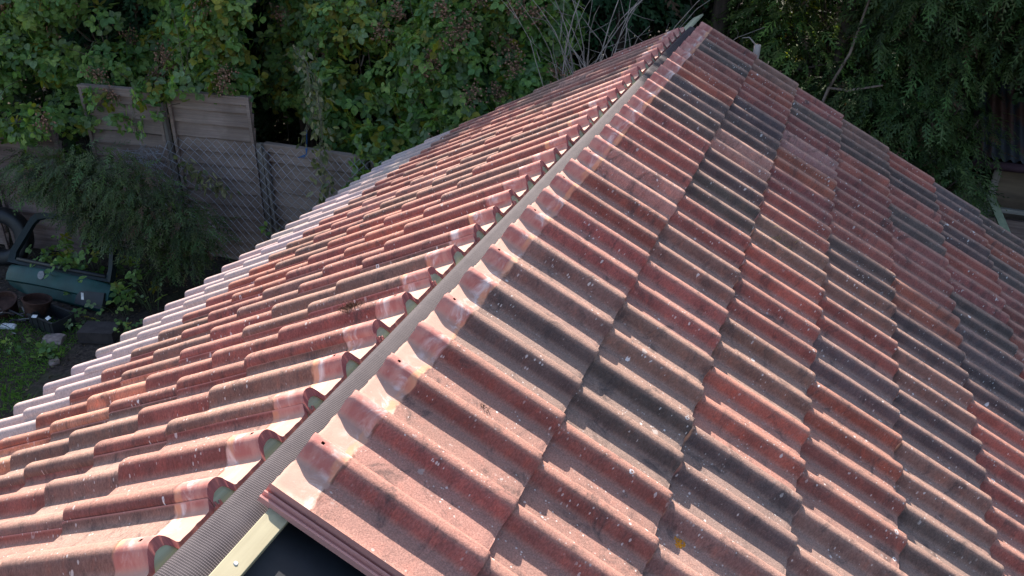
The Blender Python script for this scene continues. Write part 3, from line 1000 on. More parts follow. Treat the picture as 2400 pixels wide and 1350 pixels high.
# the row behind the brambles: crowns above the picture keep the yard in shade
conifer("conifer_tree", "dark tree behind the far left bramble, only its trunk foot and lower foliage showing", "tree", G_T, -8.4, 7.7, 0.13, (0, 0),
        crown_blobs(-9.6, -7.4, 7.0, 8.4, -1.2, 1.9, 34, 21) + high_blobs(-10.2, -7.6, 24, 221), 60, 0.28, 31, w=0.020)
conifer("conifer_tree", "dark trunk rising out of bramble at the top left of the yard", "tree", G_T, -7.55, 7.5, 0.11, (0.1, 0),
        crown_blobs(-7.6, -5.8, 7.0, 8.4, -1.3, 1.9, 34, 22) + high_blobs(-7.7, -5.7, 24, 222), 60, 0.28, 32, w=0.020)
conifer("conifer_tree", "reddish straight trunk standing in the dark gap above the low fence panel", "tree", G_T, -5.08, 7.55, 0.085, (0.02, 0),
        crown_blobs(-6.0, -4.2, 7.7, 8.8, -1.2, 1.9, 34, 23) + high_blobs(-5.9, -4.1, 24, 223), 60, 0.28, 33, w=0.020)
conifer("conifer_tree", "shaded tree behind the middle bramble, branches leaning right", "tree", G_T, -3.3, 7.8, 0.10, (0.5, 0),
        crown_blobs(-4.4, -2.4, 7.5, 8.8, -1.6, 2.0, 40, 24) + high_blobs(-4.3, -2.3, 30, 224), 60, 0.28, 34, w=0.020)
conifer("conifer_tree", "red-brown trunk behind pale dead twigs, left of the ridge end", "tree", G_T, -1.30, 7.9, 0.10, (0.06, 0),
        crown_blobs(-2.3, -1.0, 7.9, 9.0, -0.6, 2.1, 28, 25) + crown_blobs(-1.6, -0.3, 8.8, 9.8, -2.2, 0.6, 22, 125) + high_blobs(-2.5, -1.0, 34, 225), 60, 0.28, 35, w=0.020)
conifer("conifer_tree", "conifer straight behind the ridge end, sunlight glinting through its leaves", "tree", G_T, -0.35, 8.3, 0.12, (0.0, 0),
        crown_blobs(-1.0, 0.9, 7.7, 8.5, -1.9, 2.9, 34, 26, 0.25, 0.55) + high_blobs(-1.2, 0.6, 38, 226, 2.4), 100, 0.20, 36, (0.080, 0.115, 0.028), w=0.011)
conifer("conifer_tree", "slim conifer with bare bent limbs right of the ridge end", "tree", G_T, 0.85, 7.8, 0.075, (0.05, 0),
        crown_blobs(0.3, 1.5, 7.4, 8.6, -2.3, 3.3, 56, 27, 0.3, 0.6) + high_blobs(0.3, 1.6, 24, 227, 2.8), 100, 0.20, 37, (0.068, 0.100, 0.028), w=0.0095)
conifer("conifer_tree", "large drooping cypress overhanging the right-hand shed", "tree", G_T, 1.9, 8.3, 0.13, (0.1, 0),
        crown_blobs(1.2, 3.0, 6.9, 8.4, -1.15, 3.9, 62, 28, 0.35, 0.65) + crown_blobs(0.9, 2.1, 6.9, 7.9, -2.1, -1.1, 22, 128, 0.25, 0.45), 150, 0.21, 38, (0.055, 0.086, 0.028), w=0.0085)
conifer("conifer_tree", "dense cypress at the far right edge of the view", "tree", G_T, 3.6, 8.0, 0.13, (0.0, 0),
        crown_blobs(2.7, 4.6, 7.0, 8.6, -0.55, 4.0, 50, 29), 110, 0.23, 39, (0.050, 0.080, 0.028), w=0.011)
# second row, closing the view between the trunks
for i, x in enumerate((-11.0, -7.4, -4.2, -1.0, 2.2, 5.4)):
    conifer("conifer_tree", ["dim conifer of the rear row at the far left", "dim conifer of the rear row beyond the tall fence panels", "dim conifer of the rear row beyond the dark gap",
                             "dim conifer of the rear row beyond the dead twigs", "dim conifer of the rear row beyond the slim conifer", "dim conifer of the rear row beyond the shed"][i],
            "tree", "rear row of conifers", x, 11.0, 0.15, (0, 0), [b_ for b_ in crown_blobs(x - 1.8, x + 1.8, 10.2, 11.8, -3.2, 3.2, 62, 50 + i, 0.5, 0.9) if not (-2.1 < b_[0][0] < 0.1 and b_[0][2] > -0.6)], 34, 0.38, 60 + i, (0.035, 0.056, 0.022), w=0.034)

r_ = np.random.default_rng(91); mb = MB()
n = 9000; P = np.stack([r_.uniform(-15, 6.5, n), r_.uniform(8.6, 10.3, n), GZ + r_.uniform(0, 1, n) ** 0.8 * 3.6], 1)
P = P[~((P[:, 0] > -1.4) & (P[:, 0] < 1.0) & (P[:, 2] > -1.6))]; n = len(P)
spray(mb, P, unit(r_.normal(0, 1, (n, 3)) + np.array([0, -0.3, -0.3])), np.array([0, 0, 1.0]) + r_.normal(0, 0.3, (n, 3)), r_.uniform(0.25, 0.5, n), np.array((0.035, 0.070, 0.028)) * r_.uniform(0.5, 1.5, (n, 1)), r_, 7, 0.040)
n = 1600; P = np.stack([r_.uniform(-14, -8.8, n), r_.uniform(5.2, 8.0, n), GZ + r_.uniform(0, 1, n) * 3.2], 1)
spray(mb, P, unit(r_.normal(0, 1, (n, 3)) + np.array([0, -0.3, -0.3])), np.array([0, 0, 1.0]) + r_.normal(0, 0.3, (n, 3)), r_.uniform(0.25, 0.5, n), np.array((0.045, 0.085, 0.030)) * r_.uniform(0.5, 1.5, (n, 1)), r_, 7, 0.040)
tag(mb.build("undergrowth", M_CONIFER, None), kind="stuff", label="dark undergrowth closing the view behind the trees")

thicket("sapling", "light green sapling added behind the ridge end to give sunlit leaf glints", "sapling", None, [(-0.2, 8.9, -1.3), (0.1, 8.9, -0.9), (0.35, 9.0, -1.4), (0.5, 9.0, -0.8), (1.1, 9.0, -1.4), (1.3, 9.0, -0.9), (0.0, 8.9, -0.5)],
        [0.3, 0.3, 0.3, 0.3, 0.3, 0.3, 0.3], 60, 0.07, 19, 8, 0, 0.5)  # added foliage, pale and yellowed to stand in for backlit glints

# shrub-size cypress growing against the fence in the yard
conifer("cypress_shrub", "feathery dark green cypress shrub growing against the fence above the car tailgate", "shrub", None, -5.5, 5.25, 0.05, (0.0, 0.0),
        [((-6.9, 5.05, -2.28), 0.32), ((-6.5, 5.0, -2.18), 0.36), ((-6.05, 4.95, -2.12), 0.38), ((-5.65, 4.95, -2.08), 0.36), ((-5.3, 4.95, -2.2), 0.36), ((-5.0, 5.0, -2.42), 0.34),
         ((-4.8, 5.1, -2.6), 0.30), ((-5.3, 4.9, -2.55), 0.38), ((-5.75, 4.9, -2.5), 0.30), ((-4.95, 5.05, -2.85), 0.26), ((-6.2, 5.0, -2.55), 0.24), ((-5.15, 4.95, -2.95), 0.2)],
        320, 0.17, 71, (0.058, 0.082, 0.030), top=-2.1, w=0.0062)

# ------------------------------------------------------------------ fence
FENCE_O = Vector((-5.0, 5.9, GZ))
fence = empty("boundary_fence", tuple(FENCE_O))
tag(fence, "old wooden boundary fence of boarded panels in two heights, half overgrown by bramble", "fence")


def fence_panel(label, xL, yL, xR, yR, ztop, n_board, mat, zbot=GZ, cap=True, warp=0.0, seed=0, bh=0.15):
    r_ = np.random.default_rng(seed)
    org = FENCE_O
    d = np.array([xR - xL, yR - yL, 0.0]); Ln = np.linalg.norm(d); d /= Ln; nrm = np.array([d[1], -d[0], 0.0])   # towards the yard
    mb = MB(); nseg = 14
    z = ztop - 0.02
    i = 0
    while z - bh * 0.5 > zbot:
        zt, zb = z, max(z - bh + 0.013, zbot)
        V = []
        tl = r_.normal(0, 0.004)
        for k in range(nseg + 1):
            s = k / nseg; p = np.array([xL, yL, 0]) + d * Ln * s
            wob = 0.004 * noise.noise((s * 6, z * 9, seed)) + warp * math.sin(s * math.pi) * (0.5 + 0.5 * noise.noise((z * 4, 0, seed)))
            eb = 0.007 * noise.noise((s * 5, i * 3.1, seed + 4)); et = 0.003 * noise.noise((s * 4, i * 2.1, seed + 7))
            for off, zz in ((-0.016 + wob, zt + et + tl), (-0.006 + wob, zt + et + tl), (0.036 + wob, zb + eb), (0.020 + wob, zb + eb)):
                q = p + nrm * off; V.append((q[0], q[1], zz))
        F = []
        for k in range(nseg):
            for j in range(4):
                a_, b2 = k * 4 + j, k * 4 + (j + 1) % 4
                F.append((a_, b2, b2 + 4, a_ + 4))
        F.append((0, 3, 2, 1)); F.append((nseg * 4, nseg * 4 + 1, nseg * 4 + 2, nseg * 4 + 3))
        mb.add(V, F); z -= bh; i += 1
    root = mb.build("fence_panel", mat, fence); root.location = -org; root["label"] = label
    mb = MB()
    def bar(s0, s1, off0, off1, z0, z1):
        a0 = np.array([xL, yL, 0]) + d * s0; a1 = np.array([xL, yL, 0]) + d * s1
        P = [a0 + nrm * off0, a1 + nrm * off0, a1 + nrm * off1, a0 + nrm * off1]
        V = [(p[0], p[1], z0) for p in P] + [(p[0], p[1], z1) for p in P]
        mb.add(V, [(0, 3, 2, 1), (4, 5, 6, 7), (0, 1, 5, 4), (1, 2, 6, 5), (2, 3, 7, 6), (3, 0, 4, 7)])
    bar(0.0, 0.035, 0.040, 0.060, zbot, ztop - 0.003); bar(Ln - 0.035, Ln, 0.040, 0.060, zbot, ztop - 0.003)
    if cap: bar(-0.005, Ln + 0.005, -0.012, 0.066, ztop, ztop + 0.022)
    bar(0.036, Ln - 0.036, 0.038, 0.057, ztop - 0.065, ztop - 0.004)
    mb.build("frame", mat, root)
    return root


fence_panel("tall grey fence panel with its right end bare above the lower panel", -5.60, 5.93, -4.66, 6.05, -1.49, 12, M_FENCE, seed=1)
fence_panel("tall grey fence panel half covered by hanging bramble leaves", -6.62, 5.78, -5.68, 5.90, -1.50, 12, M_FENCE, seed=2)
fence_panel("lower fence panel behind the wire netting, beside the roof eave", -4.58, 6.10, -3.42, 6.12, -1.98, 10, M_FENCE, warp=0.03, seed=3, bh=0.165)
fence_panel("low fence panel mostly hidden by the roof and hanging leaves", -3.32, 6.12, -2.10, 6.12, -2.00, 10, M_FENCE, seed=4)
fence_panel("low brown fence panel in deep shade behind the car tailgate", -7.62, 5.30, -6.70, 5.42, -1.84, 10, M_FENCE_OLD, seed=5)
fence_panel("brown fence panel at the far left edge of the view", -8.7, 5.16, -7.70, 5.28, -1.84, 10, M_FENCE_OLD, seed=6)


def post(x, y, z1, label, r=0.045, lean=0.0):
    mb = MB()
    V = []
    for z, dx in ((GZ - 0.1, 0), (z1 - 0.02, lean), (z1, lean)):
        q = r if z < z1 else r * 0.75
        V += [(x + dx - q, y - q, z), (x + dx + q, y - q, z), (x + dx + q, y + q, z), (x + dx - q, y + q, z)]
    F = [(0, 3, 2, 1), (8, 9, 10, 11)]
    for k in (0, 4):
        for j in range(4): F.append((k + j, k + (j + 1) % 4, k + 4 + (j + 1) % 4, k + 4 + j))
    mb.add(V, F)
    o = mb.build("fence_post", M_POST, fence); o.location = -FENCE_O; o["label"] = label


post(-5.64, 5.86, -1.60, "dark narrow post between the two tall grey fence panels", 0.022)
post(-4.60, 6.02, -1.95, "post where the tall fence panel meets the lower one, wire tied to its top", 0.030, 0.0)
post(-4.47, 5.97, -2.02, "thin leaning stake just right of the wire-topped post", 0.016, -0.05)
post(-3.37, 6.06, -1.97, "post beside hanging bramble, nearest the roof eave", 0.030)

# wire netting
mb = MB(); r_ = np.random.default_rng(5)
cell = 0.056; x0, x1 = -5.95, -2.7
def netp(i, j):
    x = x0 + i * cell / 1.0; z = -1.93 - j * cell
    sag = 0.16 * math.exp(-((x + 5.85) / 0.25) ** 2) + 0.02 * noise.noise((x * 3, z * 3, 0))
    fold = 0.05 * noise.noise((x * 2.2, z * 2.0, 3.0)) + 0.10 * math.exp(-((x + 5.7) / 0.3) ** 2)
    return np.array([x + 0.008 * noise.noise((x * 9, z * 9, 1)), 5.90 - fold + 0.04 * (x + 4.6) * (x > -4.6), z - sag])
ni, nj = int((x1 - x0) / cell), int(1.45 / cell)
for j in range(nj):
    for i in range(ni):
        if (i + j) % 2: continue
        a = netp(i, j)
        for di in (-1, 1):
            if 0 <= i + di <= ni:
                b_ = netp(i + di, j + 1)
                mb.tube([a, (a + b_) / 2 + np.array([0, -0.004 * di, 0]), b_], 0.0020, 3, None, False)
                if j + 2 <= nj:
                    c0 = netp(i, j + 2); mb.tube([b_, c0], 0.0020, 3, None, False)
for q in range(70):     # crumpled torn edge
    a = np.array([-5.9 + r_.normal(0, 0.12), 5.72 + r_.normal(0, 0.05), -2.12 - abs(r_.normal(0, 0.12))])
    mb.tube([a, a + r_.normal(0, 0.05, 3), a + r_.normal(0, 0.08, 3)], 0.0020, 3, None, False)
tag(mb.build("wire_netting", M_WIRE, None, origin=(-4.6, 5.9, -2.6)), "rusty grey diamond wire netting hanging in front of the fence", "wire netting")
mb = MB()
for q in range(3):
    mb.tube([(-4.05 + 0.01 * q, 6.03, -1.94), (-4.03, 6.00, -1.99), (-4.07 - 0.03 * q, 6.0, -2.04)], 0.004, 4)
mb.tube([(-4.05, 6.05, -1.95), (-4.13, 6.2, -1.80)], 0.003, 4)
tag(mb.build("twine", M_TWINE, None, origin=(-4.05, 6.02, -1.97)), "scrap of blue twine knotted on the lower fence panel top", "twine")

# hanging vine with wilted leaves
def hanging_vine(label, pts, nleaf, seed, wilt, spread=0.07):
    r_ = np.random.default_rng(seed); root = empty("hanging_vine", pts[0]); tag(root, label, "vine", "vines hanging on the fence"); org = Vector(pts[0])
    pts = np.array(pts, float); mb = MB()
    for q in range(4):
        t = np.linspace(0, 1, 12); P = np.stack([np.interp(t, np.linspace(0, 1, len(pts)), pts[:, k]) for k in range(3)], 1) + r_.normal(0, 0.02, (12, 3)) * spread / 0.07
        mb.tube(P, 0.0028, 4, (0.16, 0.14, 0.09), False)
    o = mb.build("stems", M_STEM, root); o.location = -org
    mb = MB(); t = r_.random(nleaf) ** 0.9
    P = np.stack([np.interp(t, np.linspace(0, 1, len(pts)), pts[:, k]) for k in range(3)], 1) + r_.normal(0, spread, (nleaf, 3)) * np.array([1, 0.5, 0.6])
    pal = np.array([(0.30, 0.27, 0.17), (0.22, 0.22, 0.12), (0.13, 0.15, 0.08)]) if wilt else GREENS * 1.3
    c_ = pal[r_.integers(0, len(pal), nleaf)] * r_.uniform(0.6, 1.3, (nleaf, 1))
    d = unit(np.array([0, 0, -1.0]) + r_.normal(0, 0.5, (nleaf, 3)))
    leaflets(mb, P, d, unit(np.array([0.2, -1, 0.3]) + r_.normal(0, 0.5, (nleaf, 3))), r_.uniform(0.05, 0.10, nleaf), r_.uniform(0.022, 0.05, nleaf), c_)
    o = mb.build("leaves", M_LEAF, root); o.location = -org


hanging_vine("wilted grey-green vine hanging down the lower fence panel", [(-3.85, 6.0, -1.15), (-3.75, 5.92, -1.5), (-3.78, 5.86, -1.95), (-3.72, 5.84, -2.3), (-3.68, 5.84, -2.6)], 170, 1, True)
hanging_vine("pale wilted vine tangled in the torn wire netting", [(-5.35, 5.72, -2.12), (-5.2, 5.68, -2.25), (-5.05, 5.7, -2.33), (-4.9, 5.72, -2.4)], 70, 2, True, 0.07)
hanging_vine("short green sprig low on the wire netting beside the roof eave", [(-4.42, 5.75, -2.75), (-4.30, 5.7, -2.9), (-4.25, 5.7, -3.02)], 22, 3, False, 0.05)
hanging_vine("green strand hanging over the tall fence panel near the yellow leaves", [(-5.9, 5.75, -1.5), (-5.92, 5.7, -1.75), (-5.9, 5.7, -1.92)], 30, 4, False, 0.06)
hanging_vine("long pale strand drooping over the dark gap right of the tall panels", [(-4.3, 6.4, -1.0), (-4.05, 6.2, -1.12), (-3.95, 6.1, -1.5), (-4.1, 6.05, -1.9)], 60, 5, True, 0.06)

# ------------------------------------------------------------------ bare branches and limbs
def bare(name, label, starts, n, spread, length, mat, seed, rad=0.006, arch=0.4):
    r_ = np.random.default_rng(seed); root_mb = MB()
    for s0 in starts:
        for q in range(n):
            d = unit(np.array([r_.normal(0.0, spread), r_.normal(-0.15, spread * 0.5), 1.0]))
            L = length * r_.uniform(0.5, 1.1); t = np.linspace(0, 1, 9)[:, None]
            side_ = unit(np.array([r_.normal(), r_.normal() * 0.4, 0.0])) * arch * L
            P = np.array(s0) + r_.normal(0, 0.06, 3) * np.array([1, 1, 0.2]) + d * L * t + side_ * t ** 2 - np.array([0, 0, 1]) * (t ** 3) * arch * L * 0.6
            P += r_.normal(0, 0.008, P.shape)
            root_mb.tube(P, np.linspace(rad * r_.uniform(0.5, 1.2), 0.0012, 9), 4)
            for w_ in range(3):
                k = r_.integers(3, 8); e = P[k] + unit(r_.normal(0, 1, 3) + d * 0.5) * L * r_.uniform(0.08, 0.22)
                root_mb.tube([P[k], (P[k] + e) / 2 + r_.normal(0, 0.01, 3), e], [0.0025, 0.0018, 0.0008], 3, None, False)
    return tag(root_mb.build(name, mat, None, True, origin=starts[0]), label, "bare branches")


bare("dead_branches", "pale leafless arching branches between the bramble and the ridge end", [(-1.45, 6.55, -1.9), (-1.2, 6.5, -1.9), (-0.95, 6.7, -1.9)], 12, 0.17, 2.3, M_TWIG, 3, 0.010, 0.30)
mb = MB()
mb.tube([(0.62, 7.3, -1.9), (0.80, 7.2, -1.35), (0.86, 7.15, -1.06), (1.02, 7.15, -1.07), (1.30, 7.1, -0.98)], [0.016, 0.014, 0.017, 0.013, 0.008], 7)
mb.tube([(0.86, 7.15, -1.06), (0.98, 7.2, -0.75), (1.05, 7.25, -0.3), (1.2, 7.3, 0.3)], [0.013, 0.012, 0.011, 0.009], 7)
tag(mb.build("bent_limb", M_BRANCH, None, True, origin=(0.86, 7.15, -1.06)), "bare elbow-shaped limb right of the ridge end", "branch")
mb = MB()
mb.tube([(0.16, 6.9, -1.75), (0.185, 6.9, -1.1), (0.20, 6.88, -0.68)], [0.038, 0.034, 0.030], 8)
mb.tube([(0.20, 6.88, -0.70), (0.12, 6.86, -0.62), (0.06, 6.86, -0.63)], [0.008, 0.006, 0.003], 5)
tag(mb.build("tree_stump", M_TWIG, None, True, origin=(0.16, 6.9, -1.75)), "broken pale stub of a trunk behind the far right corner of the ridge", "tree stump")
for q_, (a_, b2, rr) in enumerate((((-2.2, 7.0, -0.2), (-2.55, 6.8, -0.95), 0.014), ((-1.9, 7.0, -0.1), (-2.2, 6.8, -0.6), 0.018), ((-3.6, 7.2, -0.2), (-3.9, 7.0, -1.3), 0.010))):
    mb = MB()
    a_ = np.array(a_); b2 = np.array(b2); t = np.linspace(0, 1, 6)[:, None]
    mb.tube(a_ * (1 - t) + b2 * t + np.random.default_rng(3).normal(0, 0.015, (6, 3)), rr, 6)
    tag(mb.build("bare_stick", M_TWIG, None, True, origin=tuple(a_)), ["thin slanting bare stick inside the broad bramble mound", "thicker pale bare stick slanting at the top of the broad bramble mound",
        "slim bare stick leaning in the dark gap left of the broad bramble mound"][q_], "stick")

# ------------------------------------------------------------------ car tailgate leaning in the corner
root = empty("car_tailgate", (-6.38, 4.55, GZ)); org = Vector(root.location)
tag(root, "discarded teal car tailgate without glass leaning among weeds by the fence", "car tailgate")
ux = unit(np.array([1.45, -0.05, 0.06])); uz = unit(np.array([0.0, 0.42, 0.66])); un = np.cross(ux, uz)   # un faces the yard (-y)
un = -un if un[1] > 0 else un
P0 = np.array([-6.27, 4.50, -3.40])


def tg(x, z, n=0.0):
    return P0 + ux * x + uz * z + un * n


def ring_strip(mb, outer, inner, n0, n1, bulge=0.0):
    """solid plate between two closed outlines of equal length"""
    k = len(outer)
    O0 = [tg(x, z, n0) for x, z in outer]; I0 = [tg(x, z, n0) for x, z in inner]
    O1 = [tg(x, z, n1) for x, z in outer]; I1 = [tg(x, z, n1 + bulge) for x, z in inner]
    mb.add(O0 + I0 + O1 + I1, [f for i in range(k) for f in (
        (2 * k + i, 2 * k + (i + 1) % k, 3 * k + (i + 1) % k, 3 * k + i), (i, k + i, k + (i + 1) % k, (i + 1) % k),
        (i, (i + 1) % k, 2 * k + (i + 1) % k, 2 * k + i), (k + i, 3 * k + i, 3 * k + (i + 1) % k, k + (i + 1) % k))])


outer = [(-0.74, 0.30), (-0.73, 0.44), (-0.56, 0.80), (-0.50, 0.86), (-0.40, 0.885), (0.0, 0.90), (0.46, 0.885), (0.56, 0.86), (0.62, 0.80), (0.70, 0.44), (0.71, 0.30), (0.0, 0.29)]
inner = [(-0.66, 0.34), (-0.665, 0.42), (-0.52, 0.74), (-0.47, 0.80), (-0.38, 0.825), (0.0, 0.84), (0.44, 0.825), (0.52, 0.80), (0.56, 0.74), (0.63, 0.42), (0.62, 0.34), (0.0, 0.33)]
mb = MB(); ring_strip(mb, outer, inner, -0.03, 0.03, -0.02)
o = mb.build("window_frame", plain_material("dark_teal_frame", (0.004, 0.012, 0.015), 0.6, 0.3, 0.3, 5), root, False); o.location = -org
mb = MB()
cols_ = 15; rows = [(0.30, 0.035), (0.27, 0.060), (0.20, 0.072), (0.13, 0.066), (0.115, 0.030), (0.02, 0.020), (-0.0, 0.0)]
Vf = []
for zz, nn in rows:
    for i in range(cols_):
        t = i / (cols_ - 1) * 2 - 1
        wd = 0.72 if zz > 0.11 else 0.62
        Vf.append(tg(t * wd, zz - 0.02 * t * t, nn - 0.05 * abs(t) ** 4))
nv = len(Vf)
Vb = []
for zz, nn in rows:
    for i in range(cols_):
        t = i / (cols_ - 1) * 2 - 1; wd = 0.72 if zz > 0.11 else 0.62
        Vb.append(tg(t * wd, zz - 0.02 * t * t, -0.035))
F = []
for r__ in range(len(rows) - 1):
    for i in range(cols_ - 1):
        a_ = r__ * cols_ + i
        F.append((a_, a_ + 1, a_ + cols_ + 1, a_ + cols_)); F.append((nv + a_, nv + a_ + cols_, nv + a_ + cols_ + 1, nv + a_ + 1))
for i in range(cols_ - 1):
    F.append((i, nv + i, nv + i + 1, i + 1)); q = (len(rows) - 1) * cols_ + i; F.append((q, q + 1, nv + q + 1, nv + q))
for r__ in range(len(rows) - 1):
    a_ = r__ * cols_; F.append((a_, a_ + cols_, nv + a_ + cols_, nv + a_)); a_ += cols_ - 1; F.append((a_, nv + a_, nv + a_ + cols_, a_ + cols_))
mb.add(Vf + Vb, F)
o = mb.build("lower_panel", M_TEAL, root, True); o.location = -org; o.data.set_sharp_from_angle(angle=R(35))
mb = MB()
ang = np.linspace(0, 2 * math.pi, 17)[:-1]
V = [tg(-0.17 + 0.045 * math.cos(t), 0.235 + 0.045 * math.sin(t), 0.066) for t in ang] + [tg(-0.17 + 0.045 * math.cos(t), 0.235 + 0.045 * math.sin(t), 0.078) for t in ang] + [tg(-0.17 + 0.034 * math.cos(t), 0.235 + 0.034 * math.sin(t), 0.079) for t in ang]
mb.add(V, [(i, (i + 1) % 16, 16 + (i + 1) % 16, 16 + i) for i in range(16)] + [(16 + i, 16 + (i + 1) % 16, 32 + (i + 1) % 16, 32 + i) for i in range(16)] + [tuple(range(32, 48))])
for dx, dz, a_, b2 in ((0, 0.0, 0.018, 0.003), (0.0, 0.0, 0.003, 0.018)):
    mb.add([tg(-0.17 + dx - a_, 0.235 - b2, 0.081), tg(-0.17 + a_, 0.235 - b2, 0.081), tg(-0.17 + a_, 0.235 + b2, 0.081), tg(-0.17 - a_, 0.235 + b2, 0.081)], [(0, 1, 2, 3)])
o = mb.build("badge", plain_material("worn_badge", (0.16, 0.16, 0.17), 0.5, 0.5, 0.2, 60), root); o.location = -org
mb = MB()      # solid black block painting the shade of an opening, lower right corner
lamp = [(0.36, 0.02), (0.36, 0.10), (0.40, 0.155), (0.48, 0.17), (0.69, 0.185), (0.70, 0.02)]
V = [tg(x, z, 0.076 if x < 0.6 else 0.05) for x, z in lamp] + [tg(x, z, 0.0) for x, z in lamp]; k = len(lamp)
mb.add(V, [tuple(range(k)), tuple(range(2 * k - 1, k - 1, -1))] + [(i, k + i, k + (i + 1) % k, (i + 1) % k) for i in range(k)])
o = mb.build("lamp_recess_dark", M_BLACKPLASTIC, root); o.location = -org
mb = MB(); mb.tube([tg(-0.62, 0.35, 0.01), tg(0, 0.345, 0.012), tg(0.62, 0.35, 0.01)], 0.022, 6)
o = mb.build("rubber_seal", M_BLACKPLASTIC, root, True); o.location = -org


# ------------------------------------------------------------------ junk and stones in front of it
def stone(x, y, sx, sy, sz, seed, mat, name, label, cat, grp=None, rot=0.0):
    me = bpy.data.meshes.new(name); bmv = []
    import bmesh
    bm = bmesh.new(); bmesh.ops.create_icosphere(bm, subdivisions=3, radius=1.0)
    ca, sa = math.cos(rot), math.sin(rot)
    for v in bm.verts:
        n_ = 1 + 0.35 * noise.noise(v.co * 1.3 + Vector((seed, 0, 0))) + 0.12 * noise.noise(v.co * 4 + Vector((seed, 0, 0)))
        p = v.co * n_; q = [max(-0.75, min(0.75, c)) for c in p]
        v.co = Vector(((q[0] * ca * sx - q[1] * sa * sy), (q[0] * sa * sx + q[1] * ca * sy), q[2] * sz))
    bm.to_mesh(me); bm.free(); me.materials.append(mat)
    o = bpy.data.objects.new(name, me); link(o); o.location = (x, y, ground_h(x, y) + sz * 0.35)
    return tag(o, label, cat, grp)


G_S = "lumps of rubble on the ground"
stone(-5.69, 3.93, 0.13, 0.09, 0.06, 1, M_STONE, "stone", "largest pinkish-grey lump of rubble lying on the grass", "stone", G_S, 0.3)
stone(-5.36, 3.62, 0.06, 0.045, 0.03, 2, M_STONE, "stone", "small angular stone on bare soil below the large lump", "stone", G_S, 1.0)
stone(-5.25, 4.1, 0.05, 0.04, 0.03, 3, M_STONE, "stone", "small stone beside the dark upturned tray", "stone", G_S, 2.0)
stone(-6.25, 3.92, 0.10, 0.05, 0.035, 7, M_WHITE, "crumpled_scrap", "crumpled white scrap on the grass at the left edge", "litter", None, 0.4)


def tub(x, y, r, h, mat, name, label, cat, tilt=(0.0, 0.0), inner=0.9):
    mb = MB(); k = 20; ang = np.arange(k) * 2 * math.pi / k
    prof_ = [(r * 0.78, 0), (r * 0.98, h * 0.92), (r * 1.06, h * 0.93), (r * 1.06, h), (r * 0.94, h), (r * 0.90, h * 0.7), (0.001, h * 0.68)]
    V = [(a * math.cos(t), a * math.sin(t), z) for a, z in prof_ for t in ang]
    F = [(i * k + j, i * k + (j + 1) % k, (i + 1) * k + (j + 1) % k, (i + 1) * k + j) for i in range(len(prof_) - 1) for j in range(k)] + [tuple(range(k))[::-1]]
    mb.add(V, F)
    o = mb.build(name, mat, None, True); o.location = (x, y, ground_h(x, y) + 0.01); o.rotation_euler = (tilt[0], tilt[1], 0)
    o.data.set_sharp_from_angle(angle=R(40))
    return tag(o, label, cat)


tub(-6.50, 4.12, 0.15, 0.16, M_CERAMIC, "tub", "round rusty-brown tub with a pale rim, left of the black box", "tub", (R(14), R(5)))
tub(-6.16, 4.18, 0.13, 0.20, M_CERAMIC, "tub", "dark red-brown bucket standing against the tailgate", "bucket", (R(-10), R(8)))
tub(-6.85, 4.05, 0.16, 0.12, M_BLACKPLASTIC, "tub", "black plastic pot at the left edge among the scrap", "pot", (R(25), R(-10)))
# tyre at the far left
me = MB(); k1, k2 = 36, 14
V = []
for i in range(k1):
    for j in range(k2):
        a_ = 2 * math.pi * i / k1; b2 = 2 * math.pi * j / k2
        rr = 0.24 + 0.085 * math.copysign(abs(math.cos(b2)) ** 0.7, math.cos(b2)); zz = 0.09 * math.copysign(abs(math.sin(b2)) ** 0.6, math.sin(b2))
        V.append((rr * math.cos(a_), zz, rr * math.sin(a_)))
me.add(V, [(i * k2 + j, ((i + 1) % k1) * k2 + j, ((i + 1) % k1) * k2 + (j + 1) % k2, i * k2 + (j + 1) % k2) for i in range(k1) for j in range(k2)])
o = me.build("tyre", M_BLACKPLASTIC, None, True); o.location = (-7.42, 5.0, GZ + 0.32); o.rotation_euler = (R(-12), 0, R(20))
tag(o, "old black tyre propped up at the left edge behind the tailgate", "tyre")


def crate(x, y, w, d, h, rz, tiltx, mat, name, label, cat):
    root = MB(); t = 0.008
    root.box((-w / 2, -d / 2, 0), (w / 2, d / 2, t))
    root.box((-w / 2, -d / 2, t), (w / 2, -d / 2 + t, h)); root.box((-w / 2, d / 2 - t, t), (w / 2, d / 2, h))
    root.box((-w / 2, -d / 2 + t, t), (-w / 2 + t, d / 2 - t, h)); root.box((w / 2 - t, -d / 2 + t, t), (w / 2, d / 2 - t, h))
    root.box((-w / 2 - 0.008, -d / 2 - 0.008, h), (w / 2 + 0.008, -d / 2 + 0.012, h + 0.012)); root.box((-w / 2 - 0.008, d / 2 - 0.012, h), (w / 2 + 0.008, d / 2 + 0.008, h + 0.012))
    for q in range(4):
        xx = -w / 2 + w * (q + 0.5) / 4; root.box((xx - 0.006, -d / 2 - 0.006, 0.004), (xx + 0.006, -d / 2 - 0.0005, h - 0.002))
    o = root.build(name, mat); o.location = (x, y, ground_h(x, y)); o.rotation_euler = (tiltx, 0, rz)
    return tag(o, label, cat)


